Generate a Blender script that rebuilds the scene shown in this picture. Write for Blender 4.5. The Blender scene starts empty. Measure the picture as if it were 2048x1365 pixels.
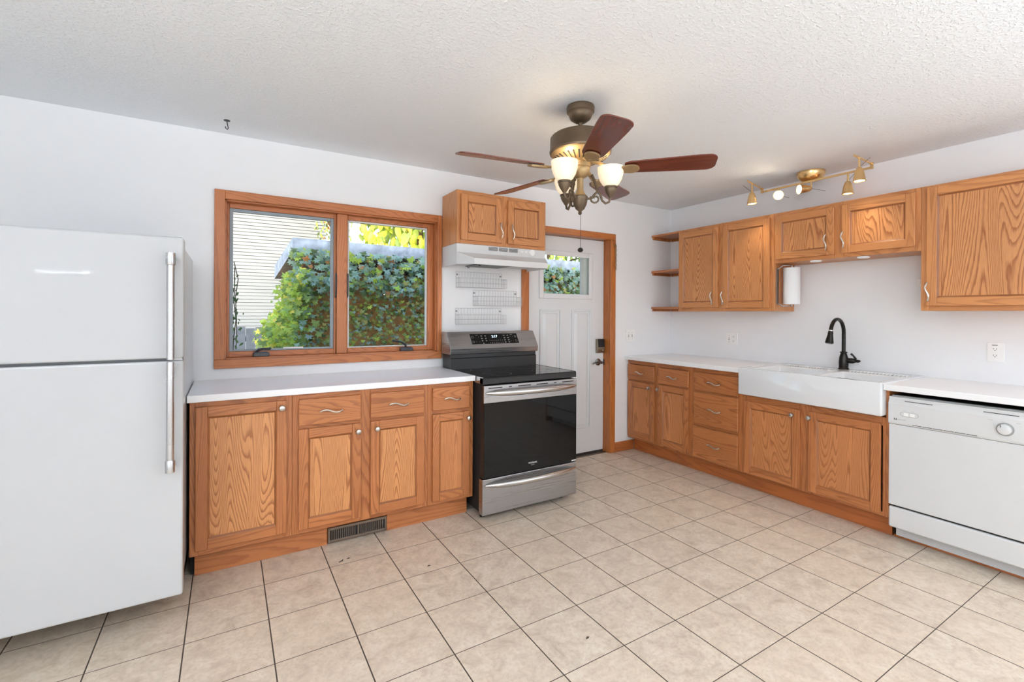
import bpy, bmesh, math, random
from mathutils import Vector, Matrix
random.seed(7)
R = math.radians
scene = bpy.context.scene
COL = scene.collection

# ---------------------------------------------------------------- camera
F_PX, CY_PX = 941.37, 629.67
YAW, PITCH, ROLL = 0.5439, -0.0022, 0.0048
cd = bpy.data.cameras.new('camera'); cam = bpy.data.objects.new('camera', cd); COL.objects.link(cam)
fw = Vector((math.sin(YAW)*math.cos(PITCH), math.cos(YAW)*math.cos(PITCH), math.sin(PITCH)))
r0 = Vector((math.cos(YAW), -math.sin(YAW), 0)); u0 = r0.cross(fw)
r2 = math.cos(ROLL)*r0 + math.sin(ROLL)*u0; u2 = -math.sin(ROLL)*r0 + math.cos(ROLL)*u0
M = Matrix((r2, u2, -fw)).transposed().to_4x4(); M.translation = Vector((0.1685, -3.3329, 1.3173))
cam.matrix_world = M
cd.sensor_fit = 'HORIZONTAL'; cd.sensor_width = 36.0; cd.lens = F_PX/2048*36.0
cd.shift_y = -(682.5-CY_PX)/2048; cd.clip_start = 0.05; cd.clip_end = 200
scene.camera = cam

# ---------------------------------------------------------------- colour management, world, sun, daylight
scene.view_settings.view_transform = 'Standard'; scene.view_settings.look = 'None'
scene.view_settings.exposure = -0.26; scene.view_settings.gamma = 1.0
scene.view_settings.use_curve_mapping = False
try:
    scene.cycles.use_denoising = True
    scene.cycles.max_bounces = 10; scene.cycles.diffuse_bounces = 6; scene.cycles.transparent_max_bounces = 12
    scene.cycles.sample_clamp_indirect = 8.0
    scene.cycles.caustics_reflective = False; scene.cycles.caustics_refractive = False
except Exception: pass

world = bpy.data.worlds.new('sky'); scene.world = world; world.use_nodes = True
wn = world.node_tree; wn.nodes.clear()
wo = wn.nodes.new('ShaderNodeOutputWorld'); wb = wn.nodes.new('ShaderNodeBackground'); ws = wn.nodes.new('ShaderNodeTexSky')
ws.sky_type = 'NISHITA'; ws.sun_disc = False; ws.sun_elevation = R(20); ws.sun_rotation = R(200); ws.air_density = 1.0; ws.dust_density = 2.0
wb.inputs['Strength'].default_value = 0.80
wn.links.new(ws.outputs[0], wb.inputs['Color']); wn.links.new(wb.outputs[0], wo.inputs['Surface'])

def add_light(name, kind, loc, energy, color=(1,1,1), look=None, **kw):
    l = bpy.data.lights.new(name, kind); l.energy = energy; l.color = color
    for k, v in kw.items(): setattr(l, k, v)
    o = bpy.data.objects.new(name, l); o.location = loc; COL.objects.link(o)
    if look is not None: o.rotation_euler = Vector(look).to_track_quat('-Z', 'Y').to_euler()
    return o
add_light('sun', 'SUN', (-8, -6, 6), 1.7, (1.0, .985, .96), look=(.80*math.cos(R(16)), .60*math.cos(R(16)), -math.sin(R(16))), angle=R(0.6))
# added area lights standing for daylight, before the shades of window_2, window_3, window_4
DAY = (.92, .965, 1.0)
add_light('daylight_rear', 'AREA', (1.2, -6.33, 1.35), 24, DAY, look=(.38, 1, .12), shape='RECTANGLE', size=3.0, size_y=2.1, spread=R(110))
add_light('daylight_left', 'AREA', (-2.33, -4.2, 1.35), 32, DAY, look=(1, .50, .10), shape='RECTANGLE', size=2.0, size_y=1.5, spread=R(105))
add_light('daylight_right', 'AREA', (3.95, -4.6, 1.30), 27, DAY, look=(-1, .35, .35), shape='RECTANGLE', size=1.6, size_y=1.5)
# added fill lights behind the camera: two uplighters and a flush ceiling light
for ux, uy, uw in ((2.4, -4.8, 112), (-1.0, -3.95, 190)):
    add_light('fill_uplight', 'AREA', (ux, uy, 1.66), uw, (.84, .925, 1.0), look=(0, .15, 1), shape='DISK', size=.36)
add_light('fill_ceiling_light', 'AREA', (.9, -4.2, 2.30), 24, (.84, .93, 1.0), look=(.12, .30, -1), shape='DISK', size=.5)

# ---------------------------------------------------------------- colours and materials
def lin(c):
    c /= 255.0
    return c/12.92 if c <= .04045 else ((c+.055)/1.055)**2.4
def srgb(r, g, b, k=1.0): return (lin(r)*k, lin(g)*k, lin(b)*k, 1)
MATS = {}
def new_mat(name):
    m = bpy.data.materials.new(name); m.use_nodes = True; MATS[name] = m
    nt = m.node_tree; return m, nt, nt.nodes['Principled BSDF']
def node(nt, typ, ins=None, **props):
    n = nt.nodes.new(typ)
    for k, v in props.items(): setattr(n, k, v)
    for k, v in (ins or {}).items():
        if hasattr(v, 'is_output'): nt.links.new(v, n.inputs[k])
        else: n.inputs[k].default_value = v
    return n
def math_n(nt, op, a, b=None, c=None):
    n = nt.nodes.new('ShaderNodeMath'); n.operation = op
    for i, v in enumerate((a, b, c)):
        if v is None: continue
        if hasattr(v, 'is_output'): nt.links.new(v, n.inputs[i])
        else: n.inputs[i].default_value = v
    return n.outputs[0]
def ramp(nt, fac, stops, interp='LINEAR'):
    n = nt.nodes.new('ShaderNodeValToRGB'); n.color_ramp.interpolation = interp
    e = n.color_ramp.elements
    while len(e) < len(stops): e.new(0.5)
    for el, (p, c) in zip(e, stops): el.position = p; el.color = c
    nt.links.new(fac, n.inputs[0]); return n.outputs[0]
def mixc(nt, fac, a, b, mode='MIX'):
    n = nt.nodes.new('ShaderNodeMix'); n.data_type = 'RGBA'; n.blend_type = mode
    for sock, v in ((n.inputs[0], fac), (n.inputs[6], a), (n.inputs[7], b)):
        if hasattr(v, 'is_output'): nt.links.new(v, sock)
        else: sock.default_value = v
    return n.outputs[2]
def simple(name, col, rough=.5, metal=0.0, coat=0.0, bump=None, aniso=0.0, vary=0.03):
    """plain material with a faint procedural mottling so no surface is perfectly flat"""
    m, nt, b = new_mat(name)
    tc = node(nt, 'ShaderNodeTexCoord')
    nz = node(nt, 'ShaderNodeTexNoise', {'Vector': tc.outputs['Object'], 'Scale': 9.0, 'Detail': 3.0})
    lo = tuple(c*(1-vary) for c in col[:3])+(1,); hi = tuple(min(1, c*(1+vary)) for c in col[:3])+(1,)
    nt.links.new(ramp(nt, nz.outputs[0], [(.3, lo), (.7, hi)]), b.inputs['Base Color'])
    b.inputs['Roughness'].default_value = rough; b.inputs['Metallic'].default_value = metal
    b.inputs['Coat Weight'].default_value = coat
    if bump:
        sc, st, dist = bump
        n2 = node(nt, 'ShaderNodeTexNoise', {'Vector': tc.outputs['Object'], 'Scale': sc, 'Detail': 2.0})
        bp_ = node(nt, 'ShaderNodeBump', {'Height': n2.outputs[0], 'Strength': st, 'Distance': dist})
        nt.links.new(bp_.outputs[0], b.inputs['Normal'])
    return m
def wood(name, light, dark, lines=42.0, cath=6.0, depth=1.0, rough=.42, tone=.10):
    """oak: contour lines of a stretched noise make the cathedral figure, fine noise makes the pores. UV: u across, v along the grain (metres)."""
    m, nt, b = new_mat(name)
    uv = node(nt, 'ShaderNodeUVMap')
    mp = node(nt, 'ShaderNodeMapping', {'Vector': uv.outputs[0], 'Scale': (1.0, .085, 1.0)})
    nz = node(nt, 'ShaderNodeTexNoise', {'Vector': mp.outputs[0], 'Scale': cath, 'Detail': 1.2, 'Roughness': .35, 'Distortion': .25})
    wig = node(nt, 'ShaderNodeMapping', {'Vector': uv.outputs[0], 'Scale': (70.0, 9.0, 1.0)})
    nw = node(nt, 'ShaderNodeTexNoise', {'Vector': wig.outputs[0], 'Scale': 1.0, 'Detail': 2.0})
    v = math_n(nt, 'ADD', math_n(nt, 'MULTIPLY', nz.outputs[0], lines), math_n(nt, 'MULTIPLY', nw.outputs[0], .55))
    s = math_n(nt, 'FRACT', v)
    grain = ramp(nt, s, [(0.0, (.05, .05, .05, 1)), (.48, (.10, .10, .10, 1)), (.76, (.80, .80, .80, 1)), (.88, (1, 1, 1, 1)), (1.0, (.05, .05, .05, 1))])
    pm = node(nt, 'ShaderNodeMapping', {'Vector': uv.outputs[0], 'Scale': (520.0, 14.0, 1.0)})
    pn = node(nt, 'ShaderNodeTexNoise', {'Vector': pm.outputs[0], 'Scale': 1.0, 'Detail': 2.0})
    pores = ramp(nt, pn.outputs[0], [(.40, (0, 0, 0, 1)), (.72, (1, 1, 1, 1))])
    tm = node(nt, 'ShaderNodeMapping', {'Vector': uv.outputs[0], 'Scale': (3.0, 1.0, 1.0)})
    tn = node(nt, 'ShaderNodeTexNoise', {'Vector': tm.outputs[0], 'Scale': 1.3, 'Detail': 3.0})
    base = mixc(nt, ramp(nt, tn.outputs[0], [(.3, (0, 0, 0, 1)), (.7, (1, 1, 1, 1))]),
                tuple(c*(1-tone) for c in light[:3])+(1,), tuple(min(1, c*(1+tone)) for c in light[:3])+(1,))
    g = math_n(nt, 'MULTIPLY', grain, .72*depth)
    p = math_n(nt, 'MULTIPLY', pores, .38*depth)
    f = math_n(nt, 'MINIMUM', math_n(nt, 'ADD', g, p), 1.0)
    nt.links.new(mixc(nt, f, base, dark), b.inputs['Base Color'])
    b.inputs['Roughness'].default_value = rough; b.inputs['Coat Weight'].default_value = .10; b.inputs['Coat Roughness'].default_value = .25
    bp_ = node(nt, 'ShaderNodeBump', {'Height': f, 'Strength': .10, 'Distance': .001}); bp_.invert = True
    nt.links.new(bp_.outputs[0], b.inputs['Normal'])
    return m
def metal(name, col, rough, brush=None):
    m, nt, b = new_mat(name)
    b.inputs['Metallic'].default_value = 1.0
    tc = node(nt, 'ShaderNodeTexCoord')
    mp = node(nt, 'ShaderNodeMapping', {'Vector': tc.outputs['Object'], 'Scale': brush or (6, 6, 6)})
    nz = node(nt, 'ShaderNodeTexNoise', {'Vector': mp.outputs[0], 'Scale': 1.0, 'Detail': 3.0})
    nt.links.new(ramp(nt, nz.outputs[0], [(.25, tuple(c*.93 for c in col[:3])+(1,)), (.75, col)]), b.inputs['Base Color'])
    r_ = ramp(nt, nz.outputs[0], [(.2, (rough*.8,)*3+(1,)), (.8, (rough*1.2,)*3+(1,))])
    nt.links.new(r_, b.inputs['Roughness'])
    return m
def emit(name, col, strength):
    m, nt, b = new_mat(name)
    b.inputs['Base Color'].default_value = col; b.inputs['Emission Color'].default_value = col; b.inputs['Emission Strength'].default_value = strength
    return m

simple('wall_paint', srgb(241, 242, 244), .75, bump=(140.0, .04, .002), vary=.006)
simple('outside_wall', srgb(190, 190, 188), .8)
# popcorn ceiling
m, nt, b = new_mat('popcorn_ceiling')
tc = node(nt, 'ShaderNodeTexCoord')
n1 = node(nt, 'ShaderNodeTexNoise', {'Vector': tc.outputs['Object'], 'Scale': 70.0, 'Detail': 3.0, 'Roughness': .6})
h = ramp(nt, n1.outputs[0], [(.48, (0, 0, 0, 1)), (.68, (1, 1, 1, 1))])
bp_ = node(nt, 'ShaderNodeBump', {'Height': h, 'Strength': .45, 'Distance': .006}); nt.links.new(bp_.outputs[0], b.inputs['Normal'])
b.inputs['Base Color'].default_value = srgb(242, 246, 250); b.inputs['Roughness'].default_value = .9
# floor tile
T, X0, Y0 = .2993, .0254, -.7722
m, nt, b = new_mat('floor_tile')
geo = node(nt, 'ShaderNodeNewGeometry'); sx = node(nt, 'ShaderNodeSeparateXYZ', {0: geo.outputs['Position']})
tx = math_n(nt, 'DIVIDE', math_n(nt, 'SUBTRACT', sx.outputs[0], X0), T); ty = math_n(nt, 'DIVIDE', math_n(nt, 'SUBTRACT', sx.outputs[1], Y0), T)
def edge(t, w, nt=nt):
    f = math_n(nt, 'FRACT', t); d = math_n(nt, 'MINIMUM', f, math_n(nt, 'SUBTRACT', 1.0, f))
    return math_n(nt, 'LESS_THAN', d, w/T/2)
gx = edge(tx, .0050); gy = edge(ty, .0034)
grout = math_n(nt, 'MAXIMUM', gx, gy)
idv = node(nt, 'ShaderNodeCombineXYZ', {0: math_n(nt, 'FLOOR', tx), 1: math_n(nt, 'FLOOR', ty)})
wnz = node(nt, 'ShaderNodeTexWhiteNoise', {0: idv.outputs[0]}); wnz.noise_dimensions = '3D'
off = node(nt, 'ShaderNodeVectorMath', {0: geo.outputs['Position'], 1: node(nt, 'ShaderNodeVectorMath', {0: wnz.outputs['Color'], 1: (9, 9, 9)}, operation='MULTIPLY').outputs[0]}, operation='ADD')
na = node(nt, 'ShaderNodeTexNoise', {'Vector': off.outputs[0], 'Scale': 11.0, 'Detail': 7.0, 'Roughness': .66, 'Distortion': .7})
nb = node(nt, 'ShaderNodeTexNoise', {'Vector': off.outputs[0], 'Scale': 60.0, 'Detail': 4.0, 'Roughness': .7})
c1 = ramp(nt, na.outputs[0], [(.26, srgb(184, 164, 145)), (.42, srgb(209, 194, 176)), (.54, srgb(221, 206, 187)), (.74, srgb(230, 220, 205))])
c2 = mixc(nt, math_n(nt, 'MULTIPLY', ramp(nt, nb.outputs[0], [(.45, (0, 0, 0, 1)), (.75, (1, 1, 1, 1))]), .62), c1, srgb(184, 158, 137))
c3 = mixc(nt, math_n(nt, 'MULTIPLY', wnz.outputs['Value'], .25), c2, srgb(219, 198, 174))
gcol = mixc(nt, nb.outputs[0], srgb(52, 42, 33), srgb(78, 65, 53))
nt.links.new(mixc(nt, grout, c3, gcol), b.inputs['Base Color'])
nt.links.new(math_n(nt, 'ADD', math_n(nt, 'MULTIPLY', grout, .4), .36), b.inputs['Roughness'])
hh = math_n(nt, 'ADD', math_n(nt, 'MULTIPLY', grout, -1.0), math_n(nt, 'MULTIPLY', nb.outputs[0], .15))
bp_ = node(nt, 'ShaderNodeBump', {'Height': hh, 'Strength': .35, 'Distance': .002}); nt.links.new(bp_.outputs[0], b.inputs['Normal'])

wood('oak_panel', srgb(212, 149, 95), srgb(146, 84, 42), lines=70, cath=5.2, depth=1.1)
wood('oak_frame', srgb(202, 138, 84), srgb(146, 84, 42), lines=48, cath=4.6, depth=.72)
wood('oak_base_frame', srgb(180, 113, 64), srgb(122, 65, 31), lines=48, cath=4.6, depth=.78)
wood('oak_base_panel', srgb(194, 128, 78), srgb(138, 78, 38), lines=64, cath=4.8, depth=.9)
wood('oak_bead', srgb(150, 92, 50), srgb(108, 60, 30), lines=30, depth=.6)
wood('oak_worn', srgb(182, 114, 66), srgb(128, 68, 34), lines=36, cath=4.0, depth=.7)
wood('window_wood', srgb(190, 116, 66), srgb(132, 70, 34), lines=40, cath=7.0, depth=.7)
wood('door_wood', srgb(182, 108, 52), srgb(132, 68, 24), lines=16, cath=8.0, depth=.5, rough=.3)
wood('base_board', srgb(176, 100, 50), srgb(120, 62, 28), lines=18, cath=7.0, depth=.6)
wood('blade_wood', srgb(104, 44, 28), srgb(72, 30, 20), lines=12, cath=5.0, depth=.6, rough=.26)
simple('laminate', srgb(246, 247, 249), .22, vary=.008)
simple('enamel', srgb(193, 194, 196), .24, coat=.25, bump=(900.0, .02, .0004), vary=.006)
simple('appliance_white', srgb(216, 217, 218), .30, vary=.006)
simple('white_grey', srgb(212, 213, 215), .45)
simple('door_paint', srgb(226, 228, 230), .42, vary=.008)
simple('porcelain', srgb(226, 227, 229), .10, coat=.5, vary=.004)
simple('plastic_white', srgb(246, 246, 245), .38)
simple('slot_dark', srgb(40, 38, 36), .6)
simple('black_plastic', srgb(24, 24, 25), .42)
simple('black_matte', srgb(13, 13, 14), .7)
simple('grey_gap', srgb(150, 153, 156), .6)
simple('grey_line', srgb(150, 150, 150), .5)
simple('wire_white', srgb(208, 208, 208), .45)
simple('paper', srgb(238, 239, 242), .9, bump=(220.0, .2, .002), vary=.01)
simple('crank_black', srgb(44, 46, 50), .35)
simple('alu_frame', srgb(146, 158, 166), .45)
simple('vinyl_white', srgb(222, 224, 222), .4)
simple('seal_dark', srgb(52, 44, 38), .7)
metal('nickel', srgb(222, 216, 206), .22)
metal('knob_nickel', srgb(198, 195, 190), .28)
metal('stainless', srgb(176, 176, 178), .30, brush=(2, 2, 220))
metal('stainless_bar', srgb(206, 206, 206), .22)
metal('fridge_bar', srgb(205, 207, 210), .26)
metal('filter_mesh', srgb(120, 120, 120), .5)
metal('vent_metal', srgb(134, 120, 108), .45)
metal('gold', srgb(236, 202, 146), .26)
metal('chain_metal', srgb(176, 150, 112), .35)
metal('lock_metal', srgb(150, 138, 120), .35)
metal('lever_metal', srgb(120, 120, 120), .25)
simple('bronze', srgb(98, 82, 64), .42, metal=.55, bump=(60.0, .15, .002), vary=.25)
simple('bronze_light', srgb(172, 146, 106), .42, metal=.55, vary=.12)
metal('faucet_bronze', srgb(52, 50, 48), .30)
# black glass
m, nt, b = new_mat('black_glass')
tc = node(nt, 'ShaderNodeTexCoord'); nz = node(nt, 'ShaderNodeTexNoise', {'Vector': tc.outputs['Object'], 'Scale': 3.0})
nt.links.new(ramp(nt, nz.outputs[0], [(.3, (.004, .004, .004, 1)), (.7, (.007, .007, .007, 1))]), b.inputs['Base Color'])
b.inputs['Roughness'].default_value = .03; b.inputs['IOR'].default_value = 1.32
# window glass: see-through with a faint reflection
m, nt, b = new_mat('window_glass')
nt.nodes.remove(b); out = [n for n in nt.nodes if n.type == 'OUTPUT_MATERIAL'][0]
tr = node(nt, 'ShaderNodeBsdfTransparent', {'Color': (.96, .98, .97, 1)}); gl = node(nt, 'ShaderNodeBsdfGlossy', {'Roughness': .02})
fr = node(nt, 'ShaderNodeFresnel', {'IOR': 1.10}); mx = node(nt, 'ShaderNodeMixShader', {0: fr.outputs[0], 1: tr.outputs[0], 2: gl.outputs[0]})
nt.links.new(mx.outputs[0], out.inputs[0])
# lamp glass: opal glass lit by its bulb
m, nt, b = new_mat('opal_glass')
b.inputs['Base Color'].default_value = srgb(250, 238, 214); b.inputs['Roughness'].default_value = .25
b.inputs['Emission Color'].default_value = (1.0, .80, .52, 1); b.inputs['Emission Strength'].default_value = .42
b.inputs['Transmission Weight'].default_value = 0.0; b.inputs['Subsurface Weight'].default_value = 0.0
emit('bulb_glow', (1.0, .86, .62, 1), 7.0)
emit('spot_glow', (1.0, .93, .80, 1), 14.0)
emit('display_glow', (.72, .88, 1.0, 1), 2.2)
simple('burner_grey', srgb(70, 70, 70), .4)
simple('print_grey', srgb(170, 170, 168), .5)
simple('print_white', srgb(222, 222, 220), .5)
# outside
m, nt, b = new_mat('siding'); 
tc = node(nt, 'ShaderNodeTexCoord'); nz = node(nt, 'ShaderNodeTexNoise', {'Vector': tc.outputs['Object'], 'Scale': 1.2, 'Detail': 5.0})
nt.links.new(ramp(nt, nz.outputs[0], [(.3, srgb(134, 141, 152)), (.7, srgb(142, 149, 159))]), b.inputs['Base Color']); b.inputs['Roughness'].default_value = .6
simple('weathered', srgb(176, 186, 204), .8, bump=(14.0, .4, .01), vary=.35)
simple('shed_wall', srgb(196, 142, 92), .9, vary=.3)
simple('fence_wood', srgb(96, 106, 122), .85, vary=.2)
simple('soil', srgb(108, 96, 74), .95, vary=.3)
simple('bark', srgb(86, 72, 58), .9, vary=.25)
simple('far_roof', srgb(96, 92, 90), .9)
m, nt, b = new_mat('leaf')
at = node(nt, 'ShaderNodeVertexColor', layer_name='leaf_tint')
tc = node(nt, 'ShaderNodeTexCoord'); nz = node(nt, 'ShaderNodeTexNoise', {'Vector': tc.outputs['Object'], 'Scale': 30.0})
cm = mixc(nt, .35, at.outputs[0], nz.outputs[1], 'SOFT_LIGHT'); nt.links.new(cm, b.inputs['Base Color']); b.inputs['Roughness'].default_value = .5
out = [n for n in nt.nodes if n.type == 'OUTPUT_MATERIAL'][0]
tl = node(nt, 'ShaderNodeBsdfTranslucent', {'Color': cm}); mx = node(nt, 'ShaderNodeMixShader', {0: .35, 1: b.outputs[0], 2: tl.outputs[0]}); nt.links.new(mx.outputs[0], out.inputs[0])

# ---------------------------------------------------------------- mesh builder
class MB:
    """collects shapes in world space; build() links them as one mesh object"""
    def __init__(s, tf=None): s.v = []; s.f = []; s.uv = []; s.sm = []; s.sh = []; s.tf = tf or (lambda p: p); s.col = None
    def _add(s, vs, fs, uvs=None, smooth=False):
        n = len(s.v); s.sh.append((n, len(s.f))); s.v += [s.tf(tuple(p)) for p in vs]
        for i, f in enumerate(fs):
            s.f.append([n+k for k in f]); s.uv.append(uvs[i] if uvs else [(vs[k][0]+vs[k][1], vs[k][2]) for k in f]); s.sm.append(smooth)
        return s
    def box(s, a0, a1, b0, b1, c0, c1, grain=2):
        a0, a1 = sorted((a0, a1)); b0, b1 = sorted((b0, b1)); c0, c1 = sorted((c0, c1))
        vs = [(x, y, z) for x in (a0, a1) for y in (b0, b1) for z in (c0, c1)]
        fs = [(0, 1, 3, 2), (4, 6, 7, 5), (0, 4, 5, 1), (2, 3, 7, 6), (0, 2, 6, 4), (1, 5, 7, 3)]
        nax = [0, 0, 1, 1, 2, 2]; ou, ov = random.random()*9, random.random()*9
        uvs = []
        for f, n in zip(fs, nax):
            ax = [k for k in (0, 1, 2) if k != n]
            if grain in ax: v_ = grain; u_ = [k for k in ax if k != grain][0]
            else: u_, v_ = ax
            uvs.append([(vs[k][u_]+ou+n*.37, vs[k][v_]+ov) for k in f])
        return s._add(vs, fs, uvs)
    def prism(s, poly, axis, lo, hi, grain=None):
        """poly: 2-D points in the two other axes (ascending order), extruded along axis"""
        oth = [k for k in (0, 1, 2) if k != axis]; n = len(poly)
        def P(p, t):
            q = [0, 0, 0]; q[oth[0]], q[oth[1]] = p; q[axis] = t; return tuple(q)
        vs = [P(p, lo) for p in poly]+[P(p, hi) for p in poly]
        fs = [tuple(range(n)), tuple(range(n, 2*n))]+[(i, (i+1) % n, n+(i+1) % n, n+i) for i in range(n)]
        ou, ov = random.random()*9, random.random()*9; uvs = [[(poly[k % n][0]+ou, poly[k % n][1]+ov) for k in f] for f in fs[:2]]
        L = 0
        for i in range(n):
            a, b_ = poly[i], poly[(i+1) % n]; d = math.hypot(a[0]-b_[0], a[1]-b_[1])
            uvs.append([(L+ou, lo+ov), (L+d+ou, lo+ov), (L+d+ou, hi+ov), (L+ou, hi+ov)]); L += d
        return s._add(vs, fs, uvs)
    def lathe(s, prof, c=(0, 0, 0), d=(0, 0, 1), seg=24, smooth=True, caps=True):
        """prof: (radius, height) along direction d from c"""
        d = Vector(d).normalized(); q = Vector((0, 0, 1)).rotation_difference(d); c = Vector(c)
        vs = []; fs = []
        for r_, h_ in prof:
            for k in range(seg):
                a = 2*math.pi*k/seg; vs.append(tuple(c+q@Vector((r_*math.cos(a), r_*math.sin(a), h_))))
        for i in range(len(prof)-1):
            for k in range(seg):
                k2 = (k+1) % seg; fs.append((i*seg+k, i*seg+k2, (i+1)*seg+k2, (i+1)*seg+k))
        if caps and prof[0][0] > 1e-6: fs.append(tuple(range(seg)))
        if caps and prof[-1][0] > 1e-6: fs.append(tuple((len(prof)-1)*seg+k for k in range(seg)))
        return s._add(vs, fs, None, smooth)
    def tube(s, pts, r, seg=8, closed=False, flat=1.0, up=None):
        pts = [Vector(p) for p in pts]; n = len(pts); rr = r if isinstance(r, (list, tuple)) else [r]*n
        vs = []; fs = []; ref = None
        for i in range(n):
            if closed: t = pts[(i+1) % n]-pts[i-1]
            else: t = pts[min(i+1, n-1)]-pts[max(i-1, 0)]
            t.normalize()
            if ref is None:
                ref = Vector(up) if up else (Vector((0, 0, 1)) if abs(t.z) < .9 else Vector((1, 0, 0)))
            a = t.cross(ref)
            if a.length < 1e-6: a = t.cross(Vector((1, 0.3, .1)))
            a.normalize(); b_ = a.cross(t).normalized(); ref = b_
            for k in range(seg):
                w = 2*math.pi*k/seg; vs.append(tuple(pts[i]+a*(rr[i]*math.cos(w))+b_*(rr[i]*flat*math.sin(w))))
        m_ = n if closed else n-1
        for i in range(m_):
            j = (i+1) % n
            for k in range(seg):
                k2 = (k+1) % seg; fs.append((i*seg+k, i*seg+k2, j*seg+k2, j*seg+k))
        if not closed: fs += [tuple(range(seg)), tuple((n-1)*seg+k for k in range(seg))]
        return s._add(vs, fs, None, True)
    def poly(s, pts): return s._add(pts, [tuple(range(len(pts)))])
    def each(s, name, mat, parent=None, bevel=0.0, bseg=2):
        """one object per shape collected"""
        out = []; b = s.sh+[(len(s.v), len(s.f))]
        for (v0, f0), (v1, f1) in zip(b, b[1:]):
            k = MB(); k.v = s.v[v0:v1]; k.f = [[q-v0 for q in f] for f in s.f[f0:f1]]; k.uv = s.uv[f0:f1]; k.sm = s.sm[f0:f1]
            out.append(k.build(name, mat, parent, bevel, bseg))
        return out
    def build(s, name, mat, parent=None, bevel=0.0, bseg=2, origin=None, rec=True, sharp=40):
        me = bpy.data.meshes.new(name)
        if parent is not None: o0 = Vector(parent['_o'])
        elif origin is not None: o0 = Vector(origin)
        else:
            xs, ys, zs = zip(*s.v); o0 = Vector(((min(xs)+max(xs))/2, (min(ys)+max(ys))/2, min(zs)))
        me.from_pydata([tuple(Vector(p)-o0) for p in s.v], [], s.f)
        uvl = me.uv_layers.new(name='UVMap'); k = 0
        for fi, p in enumerate(me.polygons):
            p.use_smooth = s.sm[fi]
            for j in range(p.loop_total): uvl.data[p.loop_start+j].uv = s.uv[fi][j]
        if s.col:
            ca = me.color_attributes.new('leaf_tint', 'FLOAT_COLOR', 'POINT')
            for i, c in enumerate(s.col): ca.data[i].color = c
        if rec:
            bm = bmesh.new(); bm.from_mesh(me); bmesh.ops.recalc_face_normals(bm, faces=bm.faces)
            bm.to_mesh(me); bm.free()
        if any(s.sm) and hasattr(me, 'set_sharp_from_angle'):
            me.set_sharp_from_angle(angle=R(sharp))
        ob = bpy.data.objects.new(name, me); COL.objects.link(ob); me.materials.append(MATS[mat])
        ob['_o'] = tuple(o0)
        if parent is not None: ob.parent = parent
        else: ob.location = o0
        if bevel:
            md = ob.modifiers.new('bevel', 'BEVEL'); md.width = bevel; md.segments = bseg; md.limit_method = 'ANGLE'; md.angle_limit = R(50)
        return ob
def tag(o, label, cat, group=None, kind=None):
    o['label'] = label; o['category'] = cat
    if group: o['group'] = group
    if kind: o['kind'] = kind
    return o
def thing(name, loc, label=None, cat=None, group=None, kind=None):
    o = bpy.data.objects.new(name, None); COL.objects.link(o); o.location = loc; o.empty_display_size = .05; o['_o'] = tuple(loc)
    if label: o['label'] = label
    if cat: o['category'] = cat
    if group: o['group'] = group
    if kind: o['kind'] = kind
    return o
def struct(o): o['kind'] = 'structure'; return o
def text(name, s_, size, origin, ax, up, mat, parent, depth=.0004):
    """flat lettering as a mesh: ax = reading direction, up = letter-up direction"""
    cu = bpy.data.curves.new(name, 'FONT'); cu.body = s_; cu.size = size; cu.align_x = 'CENTER'; cu.align_y = 'CENTER'; cu.extrude = depth
    t = bpy.data.objects.new(name, cu); COL.objects.link(t)
    bpy.context.view_layer.update()
    dg = bpy.context.evaluated_depsgraph_get(); me = bpy.data.meshes.new_from_object(t.evaluated_get(dg))
    bpy.data.objects.remove(t); bpy.data.curves.remove(cu)
    X = Vector(ax).normalized(); Y = Vector(up).normalized(); Z = X.cross(Y)
    mt = Matrix((X, Y, Z)).transposed().to_4x4(); mt.translation = Vector(origin)-Vector(parent['_o'])
    me.transform(mt); me.materials.clear(); me.materials.append(MATS[mat])
    ob = bpy.data.objects.new(name, me); COL.objects.link(ob); ob.parent = parent; ob['_o'] = parent['_o']
    return ob
XR, H = 4.109, 2.396
def back(p): return (p[0], -p[1], p[2])              # (along wall, out of wall, height) for the window wall
def right(p): return (XR-p[1], -p[0], p[2])          # the same for the sink wall

# ---------------------------------------------------------------- room shell
XL, YR = -2.4, -6.4
f = struct(MB().box(XL-.15, XR+.15, YR-.15, .14, -.12, 0).build('floor', 'floor_tile', origin=(0, 0, 0)))
c = struct(MB().box(XL-.15, XR+.15, YR-.15, .14, H, H+.12).build('ceiling', 'popcorn_ceiling', origin=(0, 0, H)))
WX0, WX1, WZ0, WZ1 = .152, 1.522, 1.031, 2.004       # window opening
JB = .014                                            # wall openings are cut a jamb's thickness larger
DX0, DX1, DZ1 = 2.334, 3.263, 2.020                  # door opening
w = MB()
for a in ((XL-.15, WX0, 0, H), (WX0, WX1, 0, WZ0), (WX0, WX1, WZ1, H), (WX1, DX0-JB, 0, H), (DX0-JB, DX1+JB, DZ1+JB, H), (DX1+JB, XR+.15, 0, H)):
    w.box(a[0], a[1], 0, .14, a[2], a[3])
struct(w.build('wall_back', 'wall_paint', origin=(0, 0, 0)))
struct(MB().box(XR, XR+.15, YR, 0, 0, H).build('wall_right', 'wall_paint'))
struct(MB().box(XL-.15, XL, YR, 0, 0, H).build('wall_left', 'wall_paint'))
struct(MB().box(XL-.15, XR+.15, YR-.15, YR, 0, H).build('wall_rear', 'wall_paint'))
struct(MB().box(XL-.16, XR+.6, YR-.6, .30, H+.12, H+.75).build('roof', 'far_roof'))  # unseen house roof; height and left overhang shaped for shade and sun outside
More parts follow.
